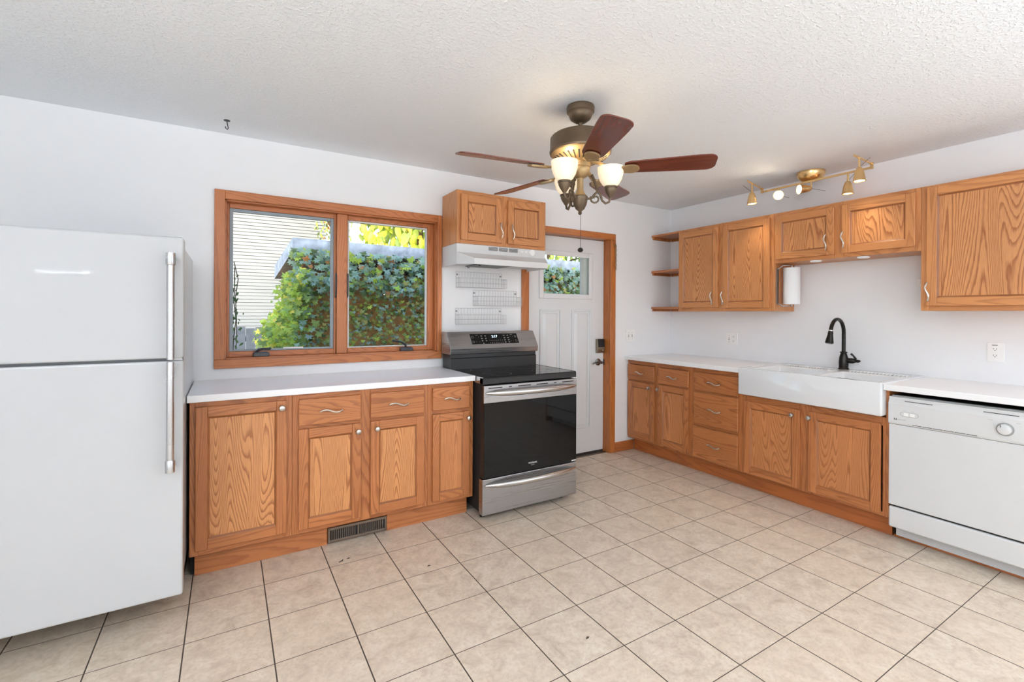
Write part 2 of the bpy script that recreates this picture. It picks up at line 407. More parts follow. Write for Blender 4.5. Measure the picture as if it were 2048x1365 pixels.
def blind_window(name, tf, a0, a1, z0, z1):
    t = thing(name, tf(((a0+a1)/2, 0, z0)), kind='structure')
    k = MB(tf); 
    k.box(a0-.06, a0, 0, .02, z0-.06, z1+.06); k.box(a1, a1+.06, 0, .02, z0-.06, z1+.06); k.box(a0, a1, 0, .02, z1, z1+.06, 0); k.box(a0, a1, 0, .02, z0-.06, z0, 0)
    k.build('casing', 'window_wood', t, .003)
    MB(tf).box(a0, a1, 0, .006, z0, z1).build('roller_shade', 'paper', t)
blind_window('window_2', lambda p: (p[0], YR+p[1], p[2]), -.35, 2.75, .22, 2.30)
blind_window('window_3', lambda p: (XL+p[1], p[0], p[2]), -4.45, -2.35, .55, 2.15)
blind_window('window_4', lambda p: (XR-p[1], p[0], p[2]), -5.45, -3.75, .5, 2.10)
t = thing('fill_ceiling_lamp', (.9, -4.2, H), 'unseen round ceiling lamp added behind the camera as fill light', 'light')  # made-up lamp body around the added overhead fill light
MB().lathe([(.27, H-.0005), (.27, H-.03), (.262, H-.036)], (.9, -4.2, 0), (0, 0, 1), 40).build('rim', 'nickel', t)
MB().lathe([(.26, H-.036), (.24, H-.052), (.15, H-.066), (0, H-.072)], (.9, -4.2, 0), (0, 0, 1), 40).build('diffuser', 'opal_glass', t)
for ux, uy, lab in ((2.4, -4.8, 'unseen uplighter floor lamp added to brighten the ceiling, nearer the sink wall'), (-1.0, -3.95, 'unseen uplighter floor lamp added to brighten the ceiling, nearer the refrigerator')):
    t = thing('fill_floor_lamp', (ux, uy, 0), lab, 'lamp')  # made-up lamp bodies holding the added ceiling uplights
    MB().lathe([(.14, 0), (.14, .018), (.03, .03)], (ux, uy, 0), (0, 0, 1), 32).build('base', 'nickel', t)
    MB().lathe([(.012, .03), (.012, 1.56)], (ux, uy, 0), (0, 0, 1), 16).build('pole', 'nickel', t)
    MB().lathe([(.02, 1.54), (.09, 1.57), (.16, 1.625), (.20, 1.70), (.195, 1.70), (.155, 1.63), (.085, 1.577), (.02, 1.55)], (ux, uy, 0), (0, 0, 1), 40).build('bowl_shade', 'vinyl_white', t)
bb = MB(); bb.box(3.3275, 3.573, -.014, 0, 0, .092, 0)
struct(bb.build('baseboard_back', 'base_board', bevel=.003))

# ---------------------------------------------------------------- window_1 over the counter
t = thing('window_1', ((WX0+WX1)/2, 0, WZ0), kind='structure')
k = MB(); k.box(.1005, WX0+.004, -.02, 0, WZ0, WZ1+.0495, 2).box(WX1-.004, 1.5535, -.02, 0, WZ0, WZ1+.0495, 2).box(WX0+.004, WX1-.004, -.02, 0, WZ1-.004, WZ1+.0495, 0)
k.build('casing', 'window_wood', t, .0035)
MB().box(.1005, 1.5535, -.026, 0, .978, WZ0, 0).build('stool', 'window_wood', t, .003)
k = MB(); k.box(WX0, WX0+.012, 0, .13, WZ0, WZ1, 2).box(WX1-.012, WX1, 0, .13, WZ0, WZ1, 2).box(WX0, WX1, 0, .13, WZ1-.012, WZ1, 0).box(WX0, WX1, 0, .13, WZ0, WZ0+.008, 0)
k.build('jamb', 'window_wood', t)
MB().box(.805, .872, .022, .12, WZ0+.008, WZ1-.012, 2).build('mullion', 'window_wood', t, .004)
def sash(x0, x1, inner, iw, sw, sl=None):
    sl = sw if sl is None else sl
    z0, z1 = WZ0+.008, WZ1-.012
    s_ = MB(); s_.box(x0, x0+sl, .05, .09, z0, z1, 2).box(x1-sw, x1, .05, .09, z0, z1, 2).box(x0+sl, x1-sw, .05, .09, z1-.03, z1, 0).box(x0+sl, x1-sw, .05, .09, z0, z0+.034, 0)
    sa = s_.build('sash', 'window_wood', t, .003)
    i = MB(); a0, a1, b0, b1 = x0+sl, x1-sw, z0+.034, z1-.03
    i.box(a0, a0+iw, .062, .085, b0, b1).box(a1-iw, a1, .062, .085, b0, b1).box(a0+iw, a1-iw, .062, .085, b1-iw, b1).box(a0+iw, a1-iw, .062, .085, b0, b0+iw*.6)
    i.build('frame_liner', inner, sa, .002)
    MB().box(a0+iw, a1-iw, .072, .076, b0+iw*.6, b1-iw).build('pane', 'window_glass', sa)
sash(WX0+.012, .805, 'alu_frame', .020, .014)
sash(.872, WX1-.012, 'vinyl_white', .012, .045, .010)
for x in (.352, 1.294):
    k = MB(); k.prism([(x-.046, WZ0+.008), (x+.046, WZ0+.008), (x+.046, WZ0+.030), (x+.03, WZ0+.037), (x-.04, WZ0+.037), (x-.046, WZ0+.028)], 1, .008, .046)
    cr = k.build('window_crank', 'crank_black', t, .004)
    sgn = 1 if x < 1 else -1
    MB().tube([(x-sgn*.03, .022, WZ0+.036), (x-sgn*.015, .015, WZ0+.052), (x+sgn*.01, .012, WZ0+.058), (x+sgn*.045, .013, WZ0+.055), (x+sgn*.052, .013, WZ0+.062)] if x < 1 else
              [(x-.005, .022, WZ0+.036), (x-.012, .014, WZ0+.055), (x-.04, .010, WZ0+.075), (x-.085, .008, WZ0+.083), (x-.11, .008, WZ0+.090)], [.008, .008, .007, .007, .009]).build('handle', 'crank_black', cr)
for x in (.800, .8765):
    k = MB(); k.tube([(x, .044, 1.425), (x, .030, 1.43), (x, .022, 1.47), (x, .022, 1.57), (x, .026, 1.585)], [.006, .006, .005, .006, .005]); k.build('latch', 'crank_black', t)
MB().box(.48, .60, .058, .0615, 1.082, 1.092).build('sticker', 'print_white', t)

# ---------------------------------------------------------------- door_1
t = thing('door_1', (2.80, .08, 0), kind='structure')
k = MB()
for x0, x1 in ((2.272, 2.334), (3.263, 3.3265)):
    k.box(x0, x1, -.016, 0, 0, DZ1 if x0 < 3 else DZ1, 2)
k.box(2.272, 3.3265, -.016, 0, DZ1, 2.0755, 0)
k.build('casing', 'door_wood', t, .005, 3)
k = MB(); k.box(DX0-.013, DX0+.018, 0, .125, 0, DZ1, 2).box(DX1, DX1+.013, 0, .125, 0, DZ1, 2).box(DX0-.013, DX1+.013, 0, .125, DZ1, DZ1+.013, 0)
k.build('jamb', 'door_wood', t)
SX0, SX1, LX0, LX1, LZ0, LZ1 = 2.354, 3.258, 2.505, 3.112, 1.452, 1.885
k = MB()
for a in ((SX0, LX0+.03, .022, DZ1-.006), (LX1-.03, SX1, .022, DZ1-.006), (LX0+.03, LX1-.03, .022, LZ0+.03), (LX0+.03, LX1-.03, LZ1-.03, DZ1-.006)):
    k.box(a[0], a[1], .08, .122, a[2], a[3])
sl = k.build('slab', 'door_paint', t)
def ring(k, x0, x1, z0, z1, w_, y0, y1):
    k.box(x0, x0+w_, y0, y1, z0, z1).box(x1-w_, x1, y0, y1, z0, z1).box(x0+w_, x1-w_, y0, y1, z1-w_, z1).box(x0+w_, x1-w_, y0, y1, z0, z0+w_)
k = MB(); ring(k, LX0, LX1, LZ0, LZ1, .046, .066, .081); k.build('window_surround', 'door_paint', t, .006, 3)
MB().box(LX0+.03, LX1-.03, .098, .103, LZ0+.03, LZ1-.03).build('pane', 'window_glass', t)
MB().box(2.998, 3.028, .104, .12, LZ0+.03, LZ1-.03).build('blind_track', 'white_grey', t)
MB().box(3.029, LX1-.0302, .104, .125, LZ0+.03, LZ1-.03).build('blind_track', 'vinyl_white', t)
for x0, x1 in ((2.515, 2.745), (2.868, 3.098)):
    k = MB()
    z0, z1 = .255, 1.355
    ring(k, x0, x1, z0, z1, .016, .066, .0805)                    # raised moulding
    p = k.build('door_panel', 'door_paint', t, .005, 3)
    MB().prism([(x0+.030, .0805), (x0+.058, .066), (x1-.058, .066), (x1-.030, .0805)], 2, z0+.035, z1-.035).build('raised_field', 'door_paint', p, .004)
MB().box(SX0, SX1, .081, .12, .004, .022).build('sweep', 'seal_dark', t)
MB().box(DX0, DX1, .03, .135, 0, .004).build('threshold', 'vent_metal', t)
MB().box(3.2585, 3.2625, .092, .118, .01, DZ1-.002).build('weather_seal', 'seal_dark', t)
k = MB(); k.prism([(.0795, .948), (.055, .948), (.048, .985), (.056, 1.081), (.0795, 1.081)], 0, 3.160, 3.252)
lk = k.build('deadbolt', 'lock_metal', t, .004)
MB().prism([(.056, 1.003), (.0475, 1.003), (.052, 1.079), (.060, 1.079)], 0, 3.168, 3.247).build('keypad', 'black_plastic', lk, .002)
MB().lathe([(.013, 0), (.013, .012), (.009, .016)], (3.225, .053, .972), (0, -1, 0), 14).build('thumb_turn', 'lock_metal', lk)
k = MB(); k.lathe([(.033, 0), (.033, .006), (.026, .012), (.013, .016), (.012, .045), (.015, .05), (.013, .056), (0, .058)], (3.191, .0795, .859), (0, -1, 0), 20)
lv = k.build('door_lever', 'lever_metal', t)
MB().tube([(3.191, .030, .859), (3.165, .026, .862), (3.135, .024, .866), (3.10, .026, .858), (3.082, .03, .848)], [.011, .009, .008, .008, .006], 10).build('lever_arm', 'lever_metal', lv)
MB().box(3.256, 3.2625, .07, .086, .83, .885).build('strike_plate', 'crank_black', t)

# security chain hanging from the door casing
t = thing('security_chain', (3.312, -.028, 1.75), 'small metal security chain hanging down the right side of the door casing', 'chain')
MB().box(3.303, 3.323, -.024, -.0162, 1.955, 1.985).build('chain_holder', 'chain_metal', t, .002)
k = MB()
zz = 1.958
for i in range(17):
    a = i*.9; cx_, cz = 3.313, zz-i*.0135
    pts = [(cx_+.0065*math.cos(w)*math.cos(a), -.029+.0065*math.cos(w)*math.sin(a), cz+.0105*math.sin(w)) for w in [2*math.pi*q/10 for q in range(10)]]
    k.tube(pts, .0019, 5, closed=True)
k.build('links', 'chain_metal', t)

# ---------------------------------------------------------------- cabinet parts
def wavy(tf, a, d, z, L, vert, parent):
    """S-shaped bar handle with two posts"""
    k = MB(tf); pts = []
    for i in range(13):
        s_ = -1+2*i/12; off = .0085*math.sin(s_*math.pi*.95); out = .026-.010*abs(s_)**3
        pts.append((a-off, d+out, z+s_*L/2) if vert else (a+s_*L/2, d+out, z-off))
    k.tube(pts, [.004]+[.0056]*11+[.004], 8)
    for e in (0, 12):
        p = pts[e]; k.tube([(p[0], d-.001, p[2]), (p[0], p[1]+.001, p[2])], .0042, 8)
    return k.build('handle', 'nickel', parent)
def knob(tf, a, d, z, parent):
    c0 = Vector(tf((a, d, z))); c1 = Vector(tf((a, d+.03, z)))
    return MB().lathe([(.0095, -.001), (.007, .004), (.0065, .012), (.013, .017), (.0155, .022), (.013, .028), (.006, .031), (0, .0315)], c0, c1-c0, 16).build('knob', 'knob_nickel', parent)
def cab_door(tf, a0, a1, z0, z1, d, parent, fm, pm, st=.050, handle=None, th=.019):
    """frame-and-panel door standing d..d+th out from the wall"""
    k = MB(tf); f = d+th
    k.box(a0, a0+st, d, f, z0, z1, 2).box(a1-st, a1, d, f, z0, z1, 2)
    k.box(a0+st, a1-st, d, f, z1-st, z1, 0).box(a0+st, a1-st, d, f, z0, z0+st, 0)
    # sloping inner bead
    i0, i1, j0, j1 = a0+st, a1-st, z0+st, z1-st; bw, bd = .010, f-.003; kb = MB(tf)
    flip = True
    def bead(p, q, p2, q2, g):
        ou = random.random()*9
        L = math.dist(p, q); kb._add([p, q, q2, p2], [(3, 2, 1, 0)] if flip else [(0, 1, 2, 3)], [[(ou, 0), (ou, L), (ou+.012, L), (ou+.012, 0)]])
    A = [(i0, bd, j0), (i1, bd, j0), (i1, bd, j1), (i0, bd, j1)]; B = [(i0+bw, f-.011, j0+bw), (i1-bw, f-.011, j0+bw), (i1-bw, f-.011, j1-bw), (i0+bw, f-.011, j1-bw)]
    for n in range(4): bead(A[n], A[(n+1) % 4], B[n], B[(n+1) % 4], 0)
    dr = k.build('door', fm, parent, .0035, 3)
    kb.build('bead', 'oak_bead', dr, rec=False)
    MB(tf).box(i0+.002, i1-.002, d+.003, f-.0105, j0+.002, j1-.002, 2).build('panel', pm, dr)
    if handle:
        kind, ha, hz = handle
        if kind == 'knob': knob(tf, ha, f, hz, dr)
        else: wavy(tf, ha, f, hz, .108, True, dr)
    return dr
def drawer(tf, a0, a1, z0, z1, d, parent, fm, th=.019, hl=.112):
    k = MB(tf); k.box(a0, a1, d, d+th, z0, z1, 0)
    dr = k.build('drawer', fm, parent, .006, 3)
    wavy(tf, (a0+a1)/2, d+th, (z0+z1)/2, hl, False, dr)
    return dr
def carcass(tf, a0, a1, depth, z0, z1, rails, stiles, parent, mat, name='body', back_gap=.002, end_l=True):
    """closed box set back behind a face frame: stiles list of (a0,a1), rails list of (a0,a1,z0,z1)"""
    k = MB(tf)
    k.box(a0, a0+.016, back_gap, depth-.019, z0, z1, 2).box(a1-.016, a1, back_gap, depth-.019, z0, z1, 2)
    k.box(a0+.016, a1-.016, back_gap, depth-.019, z0, z0+.016, 0).box(a0+.016, a1-.016, back_gap, depth-.019, z1-.016, z1, 0)
    k.box(a0+.016, a1-.016, back_gap, back_gap+.008, z0+.016, z1-.016, 2)
    b_ = k.build(name, mat, parent)
    k = MB(tf)
    for s0, s1 in stiles: k.box(s0, s1, depth-.019, depth, z0, z1, 2)
    for r_ in rails: k.box(r_[0], r_[1], depth-.0195, depth-.0004, r_[2], r_[3], 0)
    k.build('face_frame', mat, parent, .0012, 1)
    return b_

# ---------------------------------------------------------------- window-wall base cabinets
LD = .5765                                            # face-frame depth from the wall
KZ, TZ = .1242, .8795
def base_thing(tf, a0, a1, label, group, depth):
    return thing('base_cabinet', tf(((a0+a1)/2, depth/2, KZ)), label, 'cabinet', group)
G1 = 'oak base cabinets under the window'
t = base_thing(back, .013, .467, 'oak base cabinet with one tall full-height door beside the refrigerator', G1, LD)
carcass(back, .013, .4665, LD, KZ, TZ, [(.05, .43, TZ-.04, TZ), (.05, .43, KZ, KZ+.045)], [(.013, .05), (.43, .4665)], t, 'oak_base_frame')
cab_door(back, .037, .440, .152, .853, LD, t, 'oak_base_frame', 'oak_panel', handle=('knob', .415, .817))
t = base_thing(back, .467, 1.23, 'wide oak base cabinet with two drawers over two doors, above the floor vent', G1, LD)
carcass(back, .4675, 1.2295, LD, KZ, TZ, [(.50, .82, TZ-.04, TZ), (.88, 1.20, TZ-.04, TZ), (.50, .82, .68, .715), (.88, 1.20, .68, .715), (.50, .82, KZ, KZ+.04), (.88, 1.20, KZ, KZ+.04)], [(.4675, .50), (.82, .88), (1.20, 1.2295)], t, 'oak_base_frame')
drawer(back, .496, .823, .707, .850, LD, t, 'oak_base_frame'); drawer(back, .876, 1.203, .707, .852, LD, t, 'oak_base_frame')
cab_door(back, .496, .824, .150, .689, LD, t, 'oak_base_frame', 'oak_panel', handle=('knob', .804, .645))
cab_door(back, .877, 1.204, .150, .690, LD, t, 'oak_base_frame', 'oak_panel', handle=('knob', .911, .647))
t = base_thing(back, 1.23, 1.541, 'narrow oak base cabinet with one drawer and one door beside the range', G1, LD)
carcass(back, 1.2305, 1.541, LD, KZ, TZ, [(1.26, 1.51, TZ-.04, TZ), (1.26, 1.51, .68, .715), (1.26, 1.51, KZ, KZ+.04)], [(1.2305, 1.262), (1.508, 1.541)], t, 'oak_base_frame')
drawer(back, 1.257, 1.511, .709, .853, LD, t, 'oak_base_frame', hl=.105)
cab_door(back, 1.257, 1.510, .148, .688, LD, t, 'oak_base_frame', 'oak_base_panel', st=.046, handle=('knob', 1.494, .646))
k = MB(back); k.box(.031, .656, .494, .512, 0, KZ, 0).box(.997, 1.530, .494, .512, 0, KZ, 0).box(.656, .997, .47, .492, 0, KZ, 0)
struct(k.build('trim_1', 'oak_worn', bevel=.002))
# cabinet sides down to the floor behind the toe kick
k = MB(back); k.box(.0135, .030, .02, .49, 0, KZ).box(1.5315, 1.54, .02, .49, 0, KZ)
struct(k.build('trim_2', 'black_matte'))
t = thing('floor_register', (.826, -.515, .006), 'brown metal heat register set in the toe kick of the base cabinet', 'vent')
k = MB(back); k.box(.660, .672, .512, .519, .008, .092).box(.983, .994, .512, .519, .008, .092).box(.672, .983, .512, .519, .008, .022).box(.672, .983, .512, .519, .078, .092)
k.box(.823, .832, .512, .519, .022, .078); k.build('grille_frame', 'vent_metal', t, .0015)
k = MB(back)
for i in range(26):
    a = .682+i*.0115
    if abs(a-.8275) < .008: continue
    k.box(a-.0022, a+.0022, .513, .518, .022, .078)
k.each('louvre', 'vent_metal', t)
MB(back).box(.672, .983, .5122, .513, .022, .078).build('duct_opening', 'black_matte', t)
o = MB(back).box(.003, 1.5455, .001, .606, TZ, .914, 0).build('worktop', 'laminate', bevel=.004); tag(o, 'white laminate countertop under the window, between refrigerator and range', 'countertop')

# ---------------------------------------------------------------- refrigerator
FR, FY = .0135, -.9677
t = thing('refrigerator', (-.40, -.52, 0), 'tall white top-freezer refrigerator with long metal handles', 'refrigerator')
MB().box(-.80, .000, -.885, -.08, .125, 1.612).build('body', 'enamel', t, .006)
MB().box(-.79, -.01, -.60, -.09, .012, .125).build('base_grille', 'black_matte', t)
k = MB()
for x in (-.74, -.06):
    for y in (-.56, -.15): k.lathe([(.02, 0), (.02, .014)], (x, y, 0), (0, 0, 1), 12)
k.each('foot', 'black_plastic', t)
fz = MB().box(-.806, FR, FY, -.888, 1.127, 1.6245).build('freezer_door', 'enamel', t, .008, 3)
fd = MB().box(-.806, FR, FY, -.888, .1485, 1.1165).build('fridge_door', 'enamel', t, .008, 3)
MB().box(-.80, -.004, -.93, -.886, 1.1165, 1.127).build('gasket', 'grey_gap', t)
MB().box(-.032, .009, -.95, -.889, 1.1172, 1.1262).build('hinge', 'stainless', t)
MB().box(-.05, .006, -.95, -.86, 1.6255, 1.632).build('hinge_cover', 'white_grey', t, .003)
def fridge_handle(parent, z0, z1, cap_top, cap_bot):
    y = FY-.052; x = -.026
    b_ = MB().tube([(x, y, z0), (x, y, z1)], .0135, 20).build('handle', 'fridge_bar', parent)
    for zc, s_ in (([(z1, -1)] if cap_top else [])+([(z0, 1)] if cap_bot else [])):
        k = MB(); k.lathe([(.0165, 0), (.0168, .044), (.0150, .049)] , (x, y, zc), (0, 0, s_), 20)
        k.tube([(x, y, zc+s_*.022), (x, FY+.001, zc+s_*.022)], .011, 12)
        k.build('end_cap', 'fridge_bar', parent)
    zc = z0+.03 if not cap_bot else z1-.03
    MB().tube([(x, y, zc), (x, FY+.001, zc)], .009, 12).build('standoff', 'fridge_bar', parent)
fridge_handle(fz, 1.127, 1.553, True, False); fridge_handle(fd, .676, 1.117, False, True)

# ---------------------------------------------------------------- range
RL, RR, RF = 1.5475, 2.2945, -.709
t = thing('range', (1.92, -.38, 0), 'stainless steel electric range with black glass oven door and cooktop', 'stove')
MB().box(RL+.004, RR-.004, -.655, -.045, .045, .868).build('body', 'black_matte', t, .003)
for x in (RL+.045, RR-.075):
    for y in (-.62, -.10): MB().lathe([(.019, 0), (.019, .012), (.011, .014), (.011, .046)], (x, y, 0), (0, 0, 1), 14).build('foot', 'black_plastic', t)
ck = MB().box(RL+.003, RR-.003, -.702, -.20, .900, .9095).build('cooktop', 'black_glass', t, .002)
MB().prism([(-.706, .868), (-.706, .902), (-.700, .9085), (-.66, .9085), (-.66, .868)], 0, RL, RR).build('front_trim', 'black_plastic', t, .002)
k = MB(); k.box(RL, RL+.0028, -.70, -.20, .868, .911).box(RR-.0028, RR, -.70, -.20, .868, .911); k.each('side_trim', 'stainless_bar', t)
k = MB()
for cx_, cy_, r_ in ((1.735, -.55, .10), (2.11, -.55, .075), (1.735, -.31, .075), (2.11, -.31, .10)):
    k.lathe([(r_, 0), (r_, .0003), (r_-.0015, .0003), (r_-.0015, 0)], (cx_, cy_, .9096), (0, 0, 1), 48, caps=False)
k.each('burner_ring', 'burner_grey', ck)
MB().prism([(-.20, .868), (-.20, .985), (-.192, .99), (-.192, 1.018), (-.05, 1.018), (-.05, .868)], 0, RL+.003, RR-.003).build('backguard', 'black_plastic', t, .002)
PA, PB = Vector((0, -.1385, 1.179)), Vector((0, -.216, 1.058))
k = MB(); k.prism([(-.05, 1.179), (PA.y, PA.z), (PB.y, PB.z), (-.207, 1.018), (-.05, 1.018)], 0, RL-.007, RR+.007)
cp = k.build('control_panel', 'stainless', t, .003)
def onp(x, f, out=.0): 
    n = Vector((0, -(PA.z-PB.z), -(PB.y-PA.y)*-1)); n = Vector((0, -(PA.z-PB.z), (PA.y-PB.y))).normalized()
    q = PA.lerp(PB, f)+n*out; return (x, q.y, q.z)
k = MB(); D0, D1, E0, E1 = 1.722, 2.132, .15, .76
vs = [onp(D0, E0, -.001), onp(D1, E0, -.001), onp(D1, E1, -.001), onp(D0, E1, -.001), onp(D0, E0, .0012), onp(D1, E0, .0012), onp(D1, E1, .0012), onp(D0, E1, .0012)]
k._add(vs, [(0, 1, 2, 3), (4, 5, 6, 7), (0, 1, 5, 4), (1, 2, 6, 5), (2, 3, 7, 6), (3, 0, 4, 7)])
dp = k.build('display', 'black_glass', cp)
pu = (PA-PB).normalized()
text('clock_digits', '2:17', .030, onp(1.927, .32, .0016), (1, 0, 0), pu, 'display_glow', dp)
k = MB()
def mark(x, f, w_, h_):
    L = (PA-PB).length
    k._add([onp(x-w_/2, f-h_/L/2, .0016), onp(x+w_/2, f-h_/L/2, .0016), onp(x+w_/2, f+h_/L/2, .0016), onp(x-w_/2, f+h_/L/2, .0016)], [(0, 1, 2, 3)])
def oring(x, f, w_, h_):
    L = (PA-PB).length
    mark(x, f-h_/L/2, w_, .0012); mark(x, f+h_/L/2, w_, .0012); mark(x-w_/2, f, .0012, h_); mark(x+w_/2, f, .0012, h_)
for x in (1.815, 1.848): 
    for f_ in (.26, .42, .56): mark(x, f_, .014, .003); mark(x, f_+.035, .010, .002)
for x in (2.012, 2.045):
    for f_ in (.25, .40, .54, .67): mark(x, f_, .014, .003); mark(x, f_+.035, .010, .002)
for i in range(7): mark(1.878+i*.0185, .56, .004, .004); mark(1.878+i*.0185, .70, .004, .004)
for x in (1.738, 2.112):
    oring(x, .34, .013, .014); oring(x, .62, .013, .014)
for x in (1.762, 1.79, 2.065, 2.088):
    for f_ in (.34, .62): mark(x, f_, .005, .0015)
mark(1.775, .22, .022, .0015); mark(2.078, .22, .022, .0015); mark(1.82, .72, .006, .008)
k.each('touch_icon', 'print_grey', dp)
od = MB().box(RL+.004, RR-.002, RF, -.658, .270, .858).build('oven_door', 'black_plastic', t, .003)
MB().box(RL+.003, RR-.001, RF-.004, RF+.010, .748, .859).build('door_band', 'stainless', od, .003)
MB().box(RL+.005, RR-.003, RF-.0035, RF+.004, .272, .747).build('door_glass', 'black_glass', od, .0015)
k = MB()
for a, b_ in ((.035, .135), (.185, .208), (.255, .355), (.40, .495), (.545, .567), (.615, .715)): k.box(RL+a, RL+b_, RF-.0046, RF-.002, .840, .846)
k.each('vent_slot', 'black_matte', od)
def bow_handle(z, x0, x1, parent):
    pts = []; rr = []
    for i in range(17):
        s_ = -1+2*i/16; pts.append(((x0+x1)/2+s_*(x1-x0)/2, RF-.006-.046*(1-abs(s_)**2.6), z)); rr.append(.006+.0115*(1-abs(s_)**6))
    MB().tube(pts, rr, 14, flat=1.15).build('handle', 'stainless_bar', parent)
bow_handle(.812, RL+.016, RR-.012, od)
text('brand_lettering', 'FRIGIDAIRE', .0135, (1.921, RF-.0042, .321), (1, 0, 0), (0, 0, 1), 'print_white', od)
text('series_lettering', 'GALLERY', .007, (1.921, RF-.0042, .307), (1, 0, 0), (0, 0, 1), 'print_grey', od)
MB().box(RR-.045, RR-.006, RF-.0043, RF-.003, .278, .285).build('badge', 'print_white', od)
dw = MB().box(RL-.004, RR-.001, RF-.002, -.660, .040, .266).build('storage_drawer', 'stainless', t, .003)
bow_handle(.228, RL+.014, RR-.012, dw)

# ---------------------------------------------------------------- cabinet and hood over the range
t = thing('wall_cabinet', (1.937, -.15, 1.8165), 'small two-door oak wall cabinet above the range hood', 'cabinet')
UD = .2817
carcass(back, 1.5545, 2.3186, UD, 1.8165, 2.196, [(1.59, 1.92, 2.165, 2.196), (1.97, 2.28, 2.165, 2.196), (1.59, 1.92, 1.8165, 1.85), (1.97, 2.28, 1.8165, 1.85)], [(1.5545, 1.592), (1.915, 1.975), (2.280, 2.3186)], t, 'oak_frame', back_gap=.021)
cab_door(back, 1.582, 1.917, 1.841, 2.168, UD, t, 'oak_frame', 'oak_panel', st=.052, handle=('wavy', 1.899, 1.930))
cab_door(back, 1.967, 2.298, 1.841, 2.168, UD, t, 'oak_frame', 'oak_panel', st=.052, handle=('wavy', 1.999, 1.930))
t = thing('range_hood', (1.937, -.23, 1.655), 'white under-cabinet range hood with grey vent slots over the range', 'range hood')
HX0, HX1 = 1.5555, 2.3176
k = MB()
def shell(x0, x1):
    k.prism([(-.022, 1.8155), (-.2815, 1.8155), (-.2815, 1.753), (-.285, 1.748), (-.022, 1.748)], 0, x0, x1)
shell(HX0, HX1)
for x0, x1 in ((HX0, HX0+.006), (HX1-.006, HX1)):
    k.prism([(-.022, 1.750), (-.022, 1.667), (-.2815, 1.667), (-.2815, 1.753)], 0, x0, x1)
k.build('housing', 'appliance_white', t, .002)
v = MB()     # slanted visor with chamfered corners and front lip
def quad_slab(a, th):
    n = (Vector(a[1])-Vector(a[0])).cross(Vector(a[2])-Vector(a[0])).normalized()*th
    b_ = [tuple(Vector(p)+n) for p in a]
    v._add(list(a)+b_, [(0, 1, 2, 3), (4, 5, 6, 7), (0, 1, 5, 4), (1, 2, 6, 5), (2, 3, 7, 6), (3, 0, 4, 7)])
LY = -.412
top = [(HX0, -.2815, 1.752), (HX1, -.2815, 1.752), (HX1-.068, LY, 1.702), (HX0+.074, LY, 1.702)]
bot = [(HX0, -.2815, 1.667), (HX1, -.2815, 1.667), (HX1-.068, LY, 1.660), (HX0+.074, LY, 1.660)]
quad_slab(top, .003); quad_slab([top[3], top[2], bot[2], bot[3]], .003); quad_slab([top[0], top[3], bot[3], bot[0]], .003); quad_slab([top[2], top[1], bot[1], bot[2]], .003)
v.build('visor', 'appliance_white', t)
MB().prism([(HX0+.006, -.022), (HX1-.006, -.022), (HX1-.006, -.28), (HX1-.075, LY+.006), (HX0+.08, LY+.006), (HX0+.006, -.28)], 2, 1.685, 1.690).build('inner_tray', 'white_grey', t)
k = MB(); k.box(1.675, 1.95, -.39, -.17, 1.662, 1.670)
fl = k.build('grease_filter', 'filter_mesh', t, .002)
k = MB(); k.tube([(1.685, -.37, 1.664), (1.685, -.37, 1.655), (1.70, -.37, 1.655)], .003, 6); k.tube([(1.685, -.19, 1.664), (1.685, -.19, 1.655), (1.70, -.19, 1.655)], .003, 6); k.each('latch', 'crank_black', fl)
k = MB()
for x0, x1 in ((1.810, 1.888), (1.898, 1.974), (1.984, 2.062)):
    for i in range(5): k.box(x0, x1, -.2825, -.2795, 1.781+i*.0058, 1.7842+i*.0058)
k.each('vent_slot', 'slot_dark', t)
k = MB()
for x in (2.09, 2.125, 2.16): k.box(x, x+.024, -.2835, -.2805, 1.787, 1.797)
k.each('switch', 'plastic_white', t, .001)
MB().lathe([(.024, 0), (.024, .002), (.02, .003)], (2.195, -.2812, 1.792), (0, -1, 0), 20).build('switch_plate', 'plastic_white', t)

# three wire baskets on the wall behind the range
def wire_basket(x0, x1, zt, label):
    t = thing('wire_basket', ((x0+x1)/2, -.045, zt-.13), label, 'basket', 'wire baskets behind the range')
    w_ = .0012; fz1, fz0 = zt-.052, zt-.122; D = -.088; k = MB()
    y = -.006
    def L(*p, r_=w_): k.tube(list(p), r_, 5)
    # back panel
    L((x0, y, zt), (x1, y, zt), r_=.0017); L((x0, y, fz0), (x1, y, fz0), r_=.0017); L((x0, y, zt), (x0, y, fz0), r_=.0017); L((x1, y, zt), (x1, y, fz0), r_=.0017)
    n = 16
    for i in range(1, n): x = x0+(x1-x0)*i/n; L((x, y, zt), (x, y, fz0), (x, D, fz0), (x, D, fz1))
    for z in (zt-.045, zt-.085): L((x0, y, z), (x1, y, z))
    # front panel and rim
    for z in (fz1, (fz1+fz0)/2, fz0): L((x0, D, z), (x1, D, z), r_=.0016)
    for x in (x0, x1):
        L((x, y, fz1), (x, D, fz1), r_=.0017); L((x, y, fz0), (x, D, fz0), (x, D, fz1), r_=.0017); L((x, y, (fz0+fz1)/2), (x, D, (fz0+fz1)/2))
        for q in (1, 2, 3, 4): yy = y+(D-y)*q/5; L((x, yy, fz1), (x, yy, fz0))
    for q in (1, 2): yy = y+(D-y)*q/3; L((x0, yy, fz0), (x1, yy, fz0))
    k.build('wires', 'wire_white', t)
    k = MB()
    for x in (x0+.010, x1-.010): k.lathe([(.007, 0), (.007, .006), (.004, .008)], (x, -.0005, zt-.022), (0, -1, 0), 10)
    k.each('screw', 'grey_line', t)
wire_basket(1.675, 2.080, 1.640, 'white wire basket on the wall just below the range hood')
